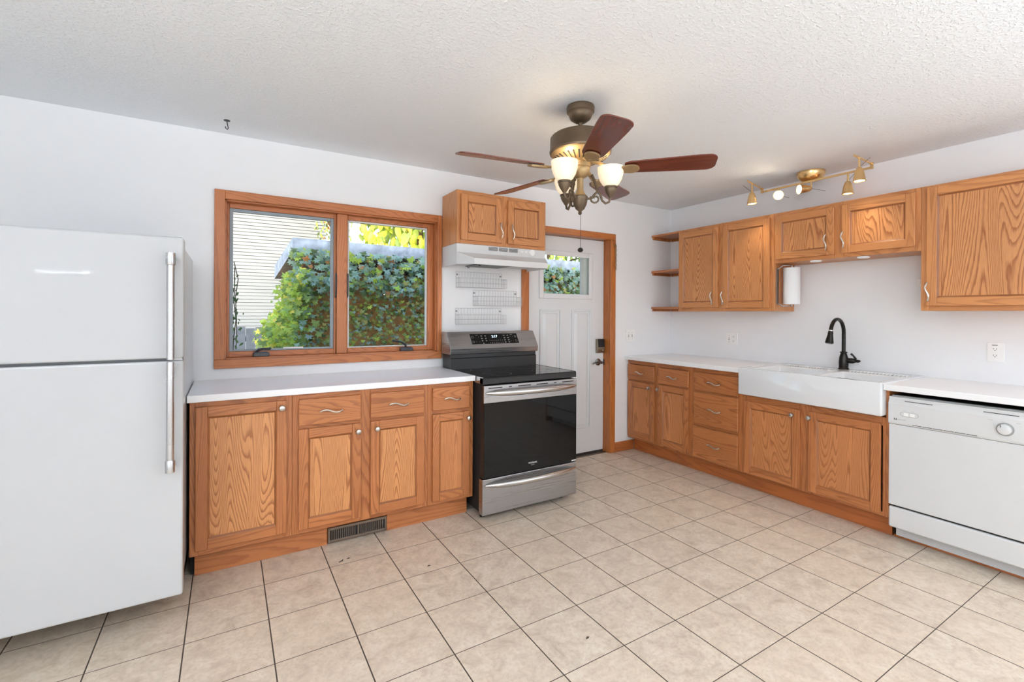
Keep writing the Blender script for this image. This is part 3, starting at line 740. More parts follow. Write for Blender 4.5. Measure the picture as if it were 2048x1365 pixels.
wire_basket(1.822, 2.222, 1.501, 'white wire basket on the wall, set right between the other two')
wire_basket(1.671, 2.076, 1.357, 'white wire basket on the wall, lowest one above the range control panel')

# ---------------------------------------------------------------- sink-wall base cabinets
RD = XR-3.5042
def rd(t_): return t_
G2 = 'oak base cabinets along the sink wall'
t = base_thing(right, .002, .741, 'oak base cabinet with two drawers over two doors, in the corner by the entry door', G2, RD)
carcass(right, .004, .7405, RD, KZ, TZ, [(.02, .35, TZ-.04, TZ), (.38, .71, TZ-.04, TZ), (.02, .35, .675, .70), (.38, .71, .675, .70), (.02, .35, KZ, KZ+.03), (.38, .71, KZ, KZ+.03)], [(.004, .03), (.335, .40), (.705, .7405)], t, 'oak_base_frame')
drawer(right, .015, .343, .695, .838, RD, t, 'oak_base_frame', hl=.10); drawer(right, .391, .716, .695, .838, RD, t, 'oak_base_frame', hl=.108)
cab_door(right, .017, .341, .146, .677, RD, t, 'oak_base_frame', 'oak_base_panel', handle=('knob', .295, .640))
cab_door(right, .390, .716, .146, .683, RD, t, 'oak_base_frame', 'oak_base_panel', handle=('knob', .399, .641))
t = base_thing(right, .741, 1.187, 'oak base cabinet with a stack of three drawers, left of the farmhouse sink', G2, RD)
carcass(right, .7415, 1.187, RD, KZ, TZ, [(.77, 1.16, TZ-.04, TZ), (.77, 1.16, .67, .70), (.77, 1.16, .395, .425), (.77, 1.16, KZ, KZ+.02)], [(.7415, .775), (1.155, 1.187)], t, 'oak_base_frame')
drawer(right, .765, 1.165, .693, .840, RD, t, 'oak_base_frame', hl=.115); drawer(right, .767, 1.166, .421, .678, RD, t, 'oak_base_frame', hl=.115); drawer(right, .763, 1.164, .136, .396, RD, t, 'oak_base_frame', hl=.115)
t = base_thing(right, 1.187, 2.108, 'oak sink base cabinet with two doors under the farmhouse sink', G2, RD)
k = MB(right)
k.box(1.1875, 1.203, .002, RD-.019, KZ, .70).box(2.080, 2.0975, .002, RD-.019, KZ, .70).box(1.203, 2.080, .002, RD-.019, KZ, KZ+.016).box(1.203, 2.080, .002, .01, KZ+.016, .70)
k.build('body', 'oak_base_frame', t)
k = MB(right); k.box(1.1875, 1.225, RD-.019, RD, KZ, .712).box(1.605, 1.680, RD-.019, RD, KZ, .712).box(2.083, 2.0985, RD-.019, RD, KZ, .712)
k.box(1.2255, 1.6045, RD-.0195, RD-.0004, .66, .712, 0).box(1.6805, 2.0825, RD-.0195, RD-.0004, .66, .712, 0).box(1.2255, 1.6045, RD-.0195, RD-.0004, KZ, .15, 0).box(1.6805, 2.0825, RD-.0195, RD-.0004, KZ, .15, 0)
k.build('face_frame', 'oak_base_frame', t, .0012, 1)
cab_door(right, 1.214, 1.615, .135, .673, RD, t, 'oak_base_frame', 'oak_base_panel', handle=('knob', 1.571, .632))
cab_door(right, 1.672, 2.077, .140, .674, RD, t, 'oak_base_frame', 'oak_base_panel', handle=('knob', 1.681, .633))
k = MB(right); k.box(.015, 2.106, RD-.088, RD-.070, 0, KZ, 0); struct(k.build('trim_3', 'base_board', bevel=.002))
k = MB(right); k.box(2.112, 2.76, RD-.085, RD-.071, 0, .014, 0); struct(k.build('trim_4', 'base_board', bevel=.005, bseg=3))
RCF = XR-3.455
o = MB(right).box(.001, 1.189, .001, RCF, TZ, .914, 0).build('worktop', 'laminate', bevel=.004); tag(o, 'white laminate countertop in the corner, left of the farmhouse sink', 'countertop')
t = thing('end_panel', right((2.107, .3, KZ)), 'oak end panel between the farmhouse sink and the dishwasher', 'panel')
MB(right).box(2.0995, 2.115, .002, RD+.002, KZ, TZ-.0005, 2).build('board', 'oak_base_frame', t, .001)
o = MB(right).box(2.1005, 2.86, .001, RCF, TZ, .914, 0).build('worktop', 'laminate', bevel=.004); tag(o, 'white laminate countertop above the dishwasher, right of the farmhouse sink', 'countertop')
t = thing('end_panel', right((2.80, .3, 0)), 'oak end panel holding up the countertop right of the dishwasher', 'panel')
MB(right).box(2.755, 2.80, .002, RD, .016, TZ-.0005, 2).build('board', 'oak_base_frame', t)
MB(right).box(2.755, 2.80, .002, RD-.08, 0, .016, 2).build('foot_strip', 'oak_base_frame', t)

# ---------------------------------------------------------------- farmhouse sink
t = thing('farmhouse_sink', right((1.645, .33, .70)), 'white double-bowl farmhouse apron sink with ridged back ledge', 'sink')
A = [1.190, 1.262, 1.662, 1.706, 2.050, 2.0985]; Dd = [.010, .235, .608, XR-3.4455]; ZT, ZB = .921, .722
k = MB(right)
for i in range(5):
    for j in range(3):
        if j == 1 and i in (1, 3): continue
        k._add([(A[i], Dd[j], ZT), (A[i+1], Dd[j], ZT), (A[i+1], Dd[j+1], ZT), (A[i], Dd[j+1], ZT)], [(0, 1, 2, 3)])
for i in (1, 3):
    a0, a1, d0, d1 = A[i], A[i+1], Dd[1], Dd[2]; zb = ZB+.03; ins = .014
    P_ = [(a0, d0), (a1, d0), (a1, d1), (a0, d1)]; Q = [(a0+ins, d0+ins), (a1-ins, d0+ins), (a1-ins, d1-ins), (a0+ins, d1-ins)]
    for n in range(4):
        m2 = (n+1) % 4; k._add([P_[n]+(ZT,), P_[m2]+(ZT,), Q[m2]+(zb,), Q[n]+(zb,)], [(0, 1, 2, 3)])
    k._add([q+(zb,) for q in Q], [(0, 1, 2, 3)])
O_ = [(A[0], Dd[0]), (A[5], Dd[0]), (A[5], Dd[3]), (A[0], Dd[3])]
for n in range(4):
    m2 = (n+1) % 4
    if n in (0,): continue
    k._add([O_[n]+(ZT,), O_[m2]+(ZT,), O_[m2]+(ZB,), O_[n]+(ZB,)], [(0, 1, 2, 3)])
k._add([O_[0]+(ZT,), O_[1]+(ZT,), O_[1]+(ZB,), O_[0]+(ZB,)], [(0, 1, 2, 3)]); k._add([q+(ZB,) for q in O_], [(0, 1, 2, 3)])
sb = k.build('basin', 'porcelain', t, rec=False)
bm = bmesh.new(); bm.from_mesh(sb.data); bmesh.ops.remove_doubles(bm, verts=bm.verts, dist=.0004); bmesh.ops.recalc_face_normals(bm, faces=bm.faces); bm.to_mesh(sb.data); bm.free()
md = sb.modifiers.new('bevel', 'BEVEL'); md.width = .012; md.segments = 4; md.limit_method = 'ANGLE'; md.angle_limit = R(35)
for p in sb.data.polygons: p.use_smooth = True
k = MB(right)
for a0, a1 in ((1.30, 1.60), (1.74, 2.06)):
    n = 16
    for i in range(n):
        a = a0+(a1-a0)*i/(n-1); k.tube([(a, .135, ZT+.0005), (a, .145, ZT+.004), (a, .205, ZT+.004), (a, .215, ZT+.0005)], .0042, 8)
k.each('ledge_ridge', 'porcelain', t)
for a in (1.462, 1.879): MB().lathe([(.045, 0), (.045, .002), (.03, .003), (.028, -.004+.005)], right((a, .42, ZB+.0305)), (0, 0, 1), 24).build('drain', 'stainless', t)
# faucet
fx_, fy_ = 4.030, -1.642
t = thing('faucet', (fx_, fy_, ZT), 'dark bronze gooseneck pull-down faucet standing behind the sink', 'faucet')
MB().lathe([(.034, .0005), (.034, .006), (.029, .012), (.030, .018), (.031, .05), (.027, .09), (.020, .112), (.017, .118), (.024, .121), (.024, .127), (.017, .131)], (fx_, fy_, ZT), (0, 0, 1), 24).build('base', 'faucet_bronze', t)
pts = [(fx_, fy_, ZT+.125), (fx_, fy_, 1.19)]
arc = [(fx_-.095+.095*math.cos(w), fy_, 1.190+.098*math.sin(w)) for w in [math.pi*.95*i/12 for i in range(1, 13)]]
pts = [(fx_, fy_, ZT+.125), (fx_, fy_, 1.10), (fx_, fy_, 1.185)]+arc
MB().tube(pts, .0125, 14).build('spout', 'faucet_bronze', t)
e = Vector(arc[-1]); dv = (Vector(arc[-1])-Vector(arc[-2])).normalized(); dv = (dv+Vector((-.08, 0, -.5))).normalized()
sh = MB().lathe([(.0135, .002), (.0165, .012), (.017, .03), (.025, .075), (.0265, .088), (.022, .092)], e, dv, 20).build('spray_head', 'faucet_bronze', t)
MB().lathe([(.0138, -.004), (.0145, 0), (.0138, .003)], e, dv, 20).build('collar', 'nickel', sh)
k = MB(); k.lathe([(.019, .0), (.019, .045), (.015, .052), (.012, .06)], (fx_, fy_-.016, ZT+.066), (0, -1, 0), 16)
hb = k.build('handle_hub', 'faucet_bronze', t)
MB().tube([(fx_, fy_-.070, ZT+.066), (fx_-.004, fy_-.078, ZT+.085), (fx_-.01, fy_-.066, ZT+.105), (fx_-.012, fy_-.052, ZT+.118)], [.009, .008, .006, .008], 10).tube([(fx_, fy_-.070, ZT+.066), (fx_+.002, fy_-.092, ZT+.066), (fx_+.004, fy_-.105, ZT+.068)], [.01, .011, .006], 10).build('lever', 'faucet_bronze', hb)

# ---------------------------------------------------------------- dishwasher
t = thing('dishwasher', right((2.417, .32, .0)), 'white built-in dishwasher with a round dial, under the countertop', 'dishwasher')
DD = XR-3.484; a0, a1 = 2.119, 2.745
MB(right).box(a0+.006, a1-.006, .03, DD-.03, .10, .850).build('tub', 'black_matte', t)
MB(right).box(a0, a1, DD-.028, DD, .216, .686).build('door', 'appliance_white', t, .004)
k = MB(right)
k.prism([(DD-.028, .688), (DD+.002, .688), (DD+.006, .700), (DD+.006, .806), (DD-.004, .832), (DD-.004, .845), (DD-.028, .845)], 0, a0-.001, a1)
cp = k.build('control_panel', 'appliance_white', t, .002)
MB(right).box(a0+.012, a1-.012, DD-.04, DD-.012, .8455, .853).build('top_strip', 'grey_gap', t)
k = MB(right)
for b0, b1 in ((2.194, 2.318), (2.521, 2.649)): k.box(b0, b1, DD-.0025, DD+.0005, .824, .827)
for i in range(6): k.box(2.231+i*.0455, 2.231+i*.0455+.041, DD+.0035, DD+.0067, .696, .6985)
k.each('finger_slot', 'slot_dark', cp)
def stadium(k, a, z, w_, h_, d, r_):
    pts = []
    for i in range(9): w2 = math.pi/2+math.pi*i/8; pts.append((a-w_/2+h_/2+h_/2*math.cos(w2), d, z+h_/2*math.sin(w2)))
    for i in range(9): w2 = -math.pi/2+math.pi*i/8; pts.append((a+w_/2-h_/2+h_/2*math.cos(w2), d, z+h_/2*math.sin(w2)))
    k.tube(pts, r_, 5, closed=True)
k = MB(right); stadium(k, 2.217, .752, .082, .024, DD+.0062, .0008); k.build('button_outline', 'grey_line', cp)
k = MB(right); k.box(2.192, 2.214, DD+.006, DD+.0085, .742, .762).box(2.220, 2.242, DD+.006, DD+.0085, .742, .762); k.each('push_button', 'plastic_white', cp, .003, 3)
kc = Vector(right((2.602, DD+.006, .753))); kd = Vector((-1, 0, 0))
dl = MB().lathe([(.033, 0), (.033, .003), (.027, .004)], kc, kd, 32).build('dial', 'grey_line', cp)
MB().lathe([(.026, .003), (.025, .018), (.022, .020), (0, .020)], kc, kd, 32).build('dial_knob', 'appliance_white', dl)
MB(right).box(2.588, 2.5905, DD+.026, DD+.0268, .762, .774).build('pointer', 'slot_dark', dl)
text('brand_lettering', 'MAYTAG', .009, right((2.183, DD+.0063, .718)), (0, -1, 0), (0, 0, 1), 'print_grey', cp)
k = MB(right); k.box(2.146, 2.149, DD+.006, DD+.0066, .714, .724).box(2.156, 2.159, DD+.006, DD+.0066, .714, .724).box(2.146, 2.159, DD+.006, DD+.0066, .714, .7165).box(2.146, 2.153, DD+.006, DD+.0066, .7215, .724); k.build('logo', 'slot_dark', cp)
k = MB(right)
for a in (2.19, 2.225, 2.54, 2.585, 2.64): k.box(a, a+.016, DD+.006, DD+.0064, .771 if a < 2.4 else .790, .7725 if a < 2.4 else .7915)
k.each('panel_print', 'print_grey', cp)
MB(right).box(a0, a1, DD-.026, DD, .084, .205).build('access_panel', 'appliance_white', t, .010, 4)
MB(right).box(a0+.004, a1, DD-.030, DD-.016, .205, .216).build('seal', 'slot_dark', t)
MB(right).box(a0+.01, a1, DD-.088, DD-.082, .016, .10).build('kick_plate', 'white_grey', t)
k = MB(right)
for a in (a0+.06, a1-.06):
    for d in (.08, DD-.12): k.lathe([(.014, 0), (.014, .006), (.008, .007), (.008, .102)], (a, d, 0), (0, 0, 1), 10)
k.each('foot', 'black_plastic', t)

# ---------------------------------------------------------------- sink-wall upper cabinets
UDR = XR-3.822; UB, UM, UT = 1.3464, 1.718, 2.1074
G3 = 'oak wall cabinets above the sink'
t = thing('wall_cabinet', right((.79, .14, UB)), 'tall two-door oak wall cabinet next to the corner shelves', 'cabinet', G3)
carcass(right, .3355, 1.2475, UDR, UB, UT, [(.37, .75, UT-.035, UT), (.82, 1.21, UT-.035, UT), (.37, .75, UB, UB+.035), (.82, 1.21, UB, UB+.035)], [(.3355, .372), (.745, .825), (1.207, 1.2475)], t, 'oak_frame')
cab_door(right, .352, .762, 1.378, 2.080, UDR, t, 'oak_frame', 'oak_panel', handle=('wavy', .712, 1.458))
cab_door(right, .808, 1.216, 1.374, 2.080, UDR, t, 'oak_frame', 'oak_panel', handle=('wavy', .818, 1.458))
t = thing('wall_cabinet', right((1.70, .14, UM)), 'short two-door oak wall cabinet over the farmhouse sink', 'cabinet', G3)
carcass(right, 1.2485, 2.1545, UDR, UM, UT, [(1.28, 1.66, UT-.035, UT), (1.73, 2.12, UT-.035, UT), (1.28, 1.66, UM, UM+.035), (1.73, 2.12, UM, UM+.035)], [(1.2485, 1.28), (1.655, 1.735), (2.118, 2.1545)], t, 'oak_frame')
cab_door(right, 1.260, 1.674, 1.744, 2.077, UDR, t, 'oak_frame', 'oak_panel', handle=('wavy', 1.628, 1.833))
cab_door(right, 1.722, 2.130, 1.746, 2.080, UDR, t, 'oak_frame', 'oak_panel', handle=('wavy', 1.738, 1.836))
t = thing('wall_cabinet', right((2.47, .14, UB)), 'large oak wall cabinet with one wide door above the dishwasher', 'cabinet', G3)
carcass(right, 2.1555, 2.88, UDR, UB, UT, [(2.19, 2.85, UT-.035, UT), (2.19, 2.85, UB, UB+.035)], [(2.1555, 2.195), (2.84, 2.88)], t, 'oak_frame')
cab_door(right, 2.185, 2.850, 1.376, 2.092, UDR, t, 'oak_frame', 'oak_panel', handle=('wavy', 2.197, 1.460))
# corner shelves between the cabinet and the window wall
for zt, lab in ((UT, 'oak corner shelf board, topmost of the three beside the wall cabinet'), (1.750, 'oak corner shelf board, middle of the three beside the wall cabinet'), (1.389, 'oak corner shelf board, lowest of the three beside the wall cabinet')):
    t = thing('corner_shelf', right((.17, .14, zt-.02)), lab, 'shelf', 'corner shelves')
    MB(right).box(.001, .3345, .001, UDR, zt-.019, zt, 0).build('board', 'oak_worn', t, .0015)
    MB(right).prism([(.001, UDR-.015), (.018, UDR-.02), (.018, .022), (.001, .022)], 2, zt-.042, zt-.0195).build('back_cleat', 'oak_worn', t)
    MB(right).box(.02, .334, .001, .018, zt-.042, zt-.0195, 0).build('wall_cleat', 'oak_worn', t)
for a, d, lab in ((1.534, .255, 'white puck light under the short wall cabinet, nearer the paper towels'), (1.83, .242, 'white puck light under the short wall cabinet, farther from the paper towels')):
    t = thing('puck_light', right((a, d, UM-.012)), lab, 'light', 'under-cabinet puck lights')
    MB().lathe([(.030, 0), (.036, .002), (.037, .011)], right((a, d, UM-.0125)), (0, 0, 1), 24).build('housing', 'plastic_white', t)
    MB().lathe([(.026, 0), (.026, .002)], right((a, d, UM-.014)), (0, 0, 1), 24).build('lens', 'vinyl_white', t)
# paper towels
px_, py_ = 3.925, -1.325
t = thing('paper_towel_holder', (px_, py_, 1.39), 'metal paper towel holder fixed to the side of the wall cabinet', 'holder')
k = MB(); k.box(px_-.082, px_-.055, -1.2555, -1.2495, 1.40, 1.68); k.tube([(px_-.068, -1.256, 1.675), (px_-.06, -1.29, 1.7), (px_, py_, 1.702)], .004, 8).tube([(px_-.068, -1.256, 1.405), (px_-.06, -1.29, 1.386), (px_, py_, 1.386)], .004, 8)
k.build('bracket', 'stainless', t)
MB().tube([(px_, py_, 1.386), (px_, py_, 1.702)], .006, 10).build('rod', 'stainless', t)
t2 = thing('paper_towel_roll', (px_, py_, 1.40), 'white paper towel roll hanging on the metal holder', 'paper towels')
MB().lathe([(.020, 0), (.058, 0), (.058, .284), (.020, .284), (.020, 0)], (px_, py_, 1.400), (0, 0, 1), 40).build('paper', 'paper', t2)
MB().lathe([(.0195, .001), (.0195, .283), (.0180, .283), (.0180, .001), (.0195, .001)], (px_, py_, 1.400), (0, 0, 1), 24).build('core', 'oak_worn', t2)
o = MB(right).box(2.046, 2.10, .0005, .022, 1.505, 1.56).build('control_box', 'plastic_white', bevel=.003); tag(o, 'small white box on the wall beside the large wall cabinet', 'box')

# ---------------------------------------------------------------- outlets and switches
def plate(tf, a0, a1, z0, z1, parent): return MB(tf).box(a0, a1, .0004, .006, z0, z1).build('cover_plate', 'plastic_white', parent, .003, 3)
def duplex(tf, a, z, parent):
    for dz in (.0195, -.0195):
        k = MB(tf); pts = []
        for i in range(16): w_ = 2*math.pi*i/16; pts.append((a+.0165*math.cos(w_), z+dz+max(-.0125, min(.0125, .0165*math.sin(w_)))))
        k.prism(pts, 1, .0055, .0085); rc = k.build('receptacle', 'plastic_white', parent)
        k = MB(tf); k.box(a-.0075, a-.0052, .0080, .0089, z+dz-.001, z+dz+.007).box(a+.0052, a+.0075, .0080, .0089, z+dz-.001, z+dz+.006).box(a-.0025, a+.0025, .0080, .0089, z+dz-.0085, z+dz-.004)
        k.build('slots', 'slot_dark', rc)
def toggle(tf, a, z, parent):
    s_ = MB(tf).box(a-.0055, a+.0055, .005, .0072, z-.012, z+.012).build('toggle_switch', 'grey_line', parent)
    MB(tf).prism([(.006, z-.004), (.018, z+.004), (.018, z+.010), (.006, z+.006)], 0, a-.004, a+.004).build('lever', 'plastic_white', s_, .001)
    k = MB(tf)
    for dz in (.03, -.03): k.lathe([(.003, 0), (.003, .0014), (0, .0016)], (a, .0058, z+dz), (0, 1, 0), 8)
    k.each('screw', 'grey_line', parent)
t = thing('light_switch', (3.53, -.003, 1.045), 'white two-gang light switch plate on the wall beside the entry door', 'switch')
plate(back, 3.470, 3.590, 1.045, 1.168, t); toggle(back, 3.507, 1.1065, t); toggle(back, 3.553, 1.1065, t)
t = thing('wall_outlet', right((.696, 0, 1.04)), 'white combination switch and outlet plate above the corner countertop', 'outlet')
plate(right, .637, .755, 1.042, 1.155, t); toggle(right, .673, 1.098, t); duplex(right, .719, 1.098, t)
t = thing('wall_outlet', right((2.42, 0, 1.04)), 'white duplex outlet plate right of the sink under the large wall cabinet', 'outlet')
plate(right, 2.383, 2.459, 1.040, 1.156, t); duplex(right, 2.419, 1.098, t)
MB(right).box(2.405, 2.430, .0058, .0064, 1.1385, 1.1445).build('sticker', 'grey_line', t)

# ---------------------------------------------------------------- ceiling fan
FX, FYc = 1.737, -1.418
t = thing('ceiling_fan', (FX, FYc, H), 'bronze five-blade ceiling fan with three lit glass shades', 'ceiling fan')
C0 = (FX, FYc, 0)
k = MB(); k.lathe([(.070, H-.0005), (.073, H-.012), (.071, H-.032), (.062, H-.040), (.060, H-.050), (.052, H-.066), (.036, H-.078), (.028, H-.083), (.018, H-.086)], C0, (0, 0, 1), 32)
k.build('canopy', 'bronze', t)
MB().lathe([(.0115, 2.26), (.0115, 2.322)], C0, (0, 0, 1), 14).build('downrod', 'bronze', t)
MB().lathe([(.022, 2.284), (.050, 2.280), (.095, 2.262), (.140, 2.243), (.150, 2.236), (.156, 2.228), (.157, 2.165), (.160, 2.160), (.158, 2.150), (.150, 2.146)], C0, (0, 0, 1), 48).build('motor_housing', 'bronze', t)
mo = MB().lathe([(.152, 2.148), (.140, 2.132), (.100, 2.112), (.060, 2.104), (.050, 2.100)], C0, (0, 0, 1), 48).build('vent_cone', 'bronze_light', t)
k = MB()
for i in range(30):
    a = 2*math.pi*i/30; ca, sa = math.cos(a), math.sin(a)
    p0 = Vector((FX+ca*.084, FYc+sa*.084, 2.1065)); p1 = Vector((FX+ca*.136, FYc+sa*.136, 2.1285)); n = Vector((-sa, ca, 0))*.0042; dn = Vector((ca*.3, sa*.3, -1)).normalized()*.002
    k._add([p0-n*.6, p0+n*.6, p1+n, p1-n, p0-n*.6+dn, p0+n*.6+dn, p1+n+dn, p1-n+dn], [(0, 1, 2, 3), (4, 5, 6, 7), (0, 1, 5, 4), (1, 2, 6, 5), (2, 3, 7, 6), (3, 0, 4, 7)])
k.each('vent_slot', 'slot_dark', mo)
MB().lathe([(.052, 2.106), (.054, 2.098), (.054, 2.080), (.050, 2.076), (.052, 2.072), (.049, 2.050), (.040, 2.034), (.026, 2.026), (.018, 2.022)], C0, (0, 0, 1), 32).build('switch_housing', 'bronze_light', t)
MB().lathe([(.0165, 2.026), (.0165, 1.965), (.024, 1.945), (.034, 1.933), (.036, 1.928)], C0, (0, 0, 1), 24).build('light_stem', 'bronze_light', t)
MB().lathe([(.036, 1.930), (.041, 1.925), (.040, 1.915), (.034, 1.885), (.022, 1.862), (.010, 1.853), (.008, 1.846), (.011, 1.842), (.006, 1.834), (0, 1.832)], C0, (0, 0, 1), 24).build('finial', 'bronze', t)
# blades: built once at angle 0, then copied round
def blade_mesh():
    k = MB(); th = .006; out = []; xe = .662; rc = .042
    for s_ in [0, .015, .04, .08, .2, .35, .5, .65, .8]+[1-(rc/.437)*(1-math.sin(R(q))) for q in range(0, 91, 10)]:
        x = .225+.437*s_; hw = .052+.017*min(1, s_*1.3)
        if s_ < .08: hw *= .72+.28*(s_/.08)**.5
        if x > xe-rc: hw += math.sqrt(max(0.0, rc*rc-(x-xe+rc)**2))-rc
        out.append((x, hw))
    top = [(x, h_, 0) for x, h_ in out]+[(x, -h_, 0) for x, h_ in reversed(out)]
    vs = [(x, y, th/2) for x, y, _ in top]+[(x, y, -th/2) for x, y, _ in top]; N = len(top)
    fs = [tuple(range(N)), tuple(range(N, 2*N))]+[(i, (i+1) % N, N+(i+1) % N, N+i) for i in range(N)]
    k._add(vs, fs, [[(vs[q][1], vs[q][0]) for q in f] for f in fs]); return k
def iron_mesh():
    k = MB()
    k.tube([(.060, 0, .040), (.10, 0, .032), (.14, 0, .006), (.175, 0, -.006), (.215, 0, -.009)], [.015, .013, .011, .012, .016], 10, flat=.55)
    pl = []
    for i in range(20):
        w_ = 2*math.pi*i/20; r_ = .048 if math.cos(w_) > 0 else .060
        pl.append((.250+r_*math.cos(w_), .036*math.sin(w_)*(1+.15*math.cos(w_)), -.0075))
    n = len(pl); vs = pl+[(x, y, z-.008) for x, y, z in pl]
    k._add(vs, [tuple(range(n)), tuple(range(n, 2*n))]+[(i, (i+1) % n, n+(i+1) % n, n+i) for i in range(n)])
    return k
ZBL = 2.066
b0 = None
for i in range(5):
    ang = R(171.6+72*i); mt = Matrix.Rotation(ang, 4, 'Z')@Matrix.Rotation(R(-13), 4, 'X')
    mt.translation = Vector((0, 0, ZBL-H))
    if b0 is None:
        b0 = blade_mesh().build('blade', 'blade_wood', None, .0015, origin=(0, 0, 0)); i0 = iron_mesh().build('blade_iron', 'bronze_light', None, origin=(0, 0, 0))
        b_, ir = b0, i0
    else:
        b_ = b0.copy(); COL.objects.link(b_); ir = i0.copy(); COL.objects.link(ir)
    b_.parent = t; b_.matrix_local = mt; b_['_o'] = tuple(t['_o'])
    ir.parent = b_; ir.matrix_local = Matrix.Identity(4)
# light arms, cups, shades
for ang in (-159, -40, 80):
    a = R(ang); ux, uy = math.cos(a), math.sin(a); P_ = lambda r_, z: (FX+ux*r_, FYc+uy*r_, z)
    k = MB()
    k.tube([P_(.034, 1.915), P_(.060, 1.918), P_(.072, 1.935), P_(.086, 1.948), P_(.102, 1.938), P_(.112, 1.905), P_(.130, 1.888), P_(.148, 1.896), P_(.155, 1.918), P_(.155, 1.935)], [.006]+[.0062]*8+[.006], 10)
    sp = [P_(.060+.000, 1.918)]
    for i in range(12):
        w_ = R(150+i*34); rr_ = .026-.0016*i; sp.append(P_(.078+rr_*math.cos(w_), 1.914+rr_*math.sin(w_)))
    k.tube(sp[1:], [.005]*9+[.0045, .004, .006], 8)
    k.tube([P_(.086, 1.950), P_(.083, 1.975), P_(.074, 2.005), P_(.060, 2.040)], [.005, .007, .008, .006], 8)
    for zz, rr_ in ((1.962, .088), (1.985, .080), (2.01, .070), (2.03, .058)):
        k.lathe([(0, -.006), (.009, -.002), (.007, .004), (0, .009)], P_(rr_, zz), (ux*.4, uy*.4, .8), 8)
    arm = k.build('light_arm', 'bronze', t)
    c_ = P_(.155, 0)
    MB().lathe([(.007, 1.915), (.013, 1.925), (.022, 1.938), (.030, 1.955), (.030, 1.964), (.034, 1.966), (.034, 1.974), (.026, 1.975)], c_, (0, 0, 1), 24).build('cup', 'bronze', arm)
    MB().lathe([(.028, 1.972), (.042, 1.985), (.056, 2.008), (.064, 2.035), (.0675, 2.072), (.0645, 2.072), (.061, 2.036), (.053, 2.010), (.040, 1.989), (.024, 1.979)], c_, (0, 0, 1), 32).build('glass_shade', 'opal_glass', t)
    MB().lathe([(.0, 1.985), (.012, 1.986), (.013, 2.005), (.026, 2.025), (.028, 2.040), (.020, 2.056), (0, 2.061)], c_, (0, 0, 1), 16).build('bulb', 'bulb_glow', arm)
    add_light('fan_bulb', 'POINT', P_(.155, 2.082), .8, (1.0, .88, .70), shadow_soft_size=.03)
MB().tube([(FX+.002, FYc-.002, 1.834), (FX+.002, FYc-.002, 1.662)], .0011, 6).build('pull_chain', 'slot_dark', t)
MB().lathe([(0, 0), (.007, -.001), (.012, -.005), (.0148, -.012), (.012, -.019), (.007, -.023), (0, -.024)], (FX+.002, FYc-.002, 1.662), (0, 0, 1), 18).build('pull_knob', 'black_plastic', t)

# ---------------------------------------------------------------- brass track light
BX, BZ = 3.900, 2.319
t = thing('track_light', (3.93, -1.458, H), 'brushed brass ceiling track light with five spot heads', 'track light')
MB().lathe([(.094, H-.0005), (.095, H-.006), (.088, H-.035), (.074, H-.056), (.055, H-.066), (.02, H-.070)], (3.93, -1.458, 0), (0, 0, 1), 40).build('canopy', 'gold', t)
k = MB(); k.box(BX-.005, BX+.005, -1.862, -1.098, BZ-.007, BZ+.007); k.build('bar', 'gold', t, .001)
k = MB(); k.tube([(3.93, -1.458, H-.068), (BX, -1.465, BZ)], .008, 10); k.build('bar_stem', 'gold', t)
def spot(stem_top, drop, d, wire, energy=3.0, parent=None):
    st = Vector(stem_top); kn = st+Vector((0, 0, -drop)); d = Vector(d).normalized()
    k = MB(); k.tube([st, kn], .0062, 10); k.lathe([(0, -.008), (.008, -.004), (.008, .004), (0, .008)], kn, d, 10); s0 = k.build('head_stem', 'gold', parent)
    hd = MB().lathe([(.009, .002), (.016, .006), (.0215, .018), (.0265, .036), (.031, .060), (.034, .084), (.036, .087), (.036, .092), (.031, .092), (.030, .085)], kn, d, 24).build('spot_head', 'gold', parent)
    MB().lathe([(.030, .083), (.030, .0855)], kn, d, 20).build('lamp', 'spot_glow', hd)
    MB().tube([kn, kn+Vector(wire)], .0013, 5).build('aim_rod', 'crank_black', s0)
    l = add_light('track_spot', 'SPOT', kn+d*.105, energy, (1.0, .84, .60), look=d, spot_size=R(95), spot_blend=.9, shadow_soft_size=.028)
k = MB(); k.box(BX-.008, BX+.008, -1.106, -1.090, BZ-.010, BZ+.034)
k.tube([(BX, -1.098, BZ+.026), (3.585, -1.172, BZ+.026)], .0065, 8); k.build('end_arm', 'gold', t)
k = MB(); k.box(BX-.008, BX+.008, -1.870, -1.854, BZ-.010, BZ+.034)
k.tube([(BX, -1.862, BZ+.026), (3.610, -1.880, BZ+.026)], .0065, 8); k.build('end_arm', 'gold', t)
spot((3.675, -1.151, BZ+.022), .066, (.02, .02, -1), (-.05, .04, .055), 8.0, t)
spot((BX, -1.234, BZ-.006), .046, (-.80, -.42, -.22), (.02, -.07, -.035), 5.0, t)
spot((BX, -1.475, BZ-.006), .050, (-.86, .50, -.06), (.03, -.085, -.03), 5.0, t)
spot((BX, -1.719, BZ-.006), .050, (.03, .02, -1), (.02, -.03, .045), 9.0, t)
spot((3.690, -1.875, BZ+.022), .058, (-.02, -.02, -1), (.03, -.05, .055), 8.0, t)
# hook in the ceiling
t = thing('ceiling_hook', (.163, -.236, H), 'small black plant hook screwed into the ceiling', 'hook')
MB().lathe([(.016, H-.0005), (.016, H-.003), (.006, H-.006)], (.163, -.236, 0), (0, 0, 1), 16).build('base', 'crank_black', t)
MB().tube([(.163, -.236, H-.004), (.166, -.238, H-.025), (.170, -.240, H-.044), (.166, -.240, H-.052), (.158, -.238, H-.046), (.156, -.237, H-.036)], .0026, 8).build('hook', 'crank_black', t)
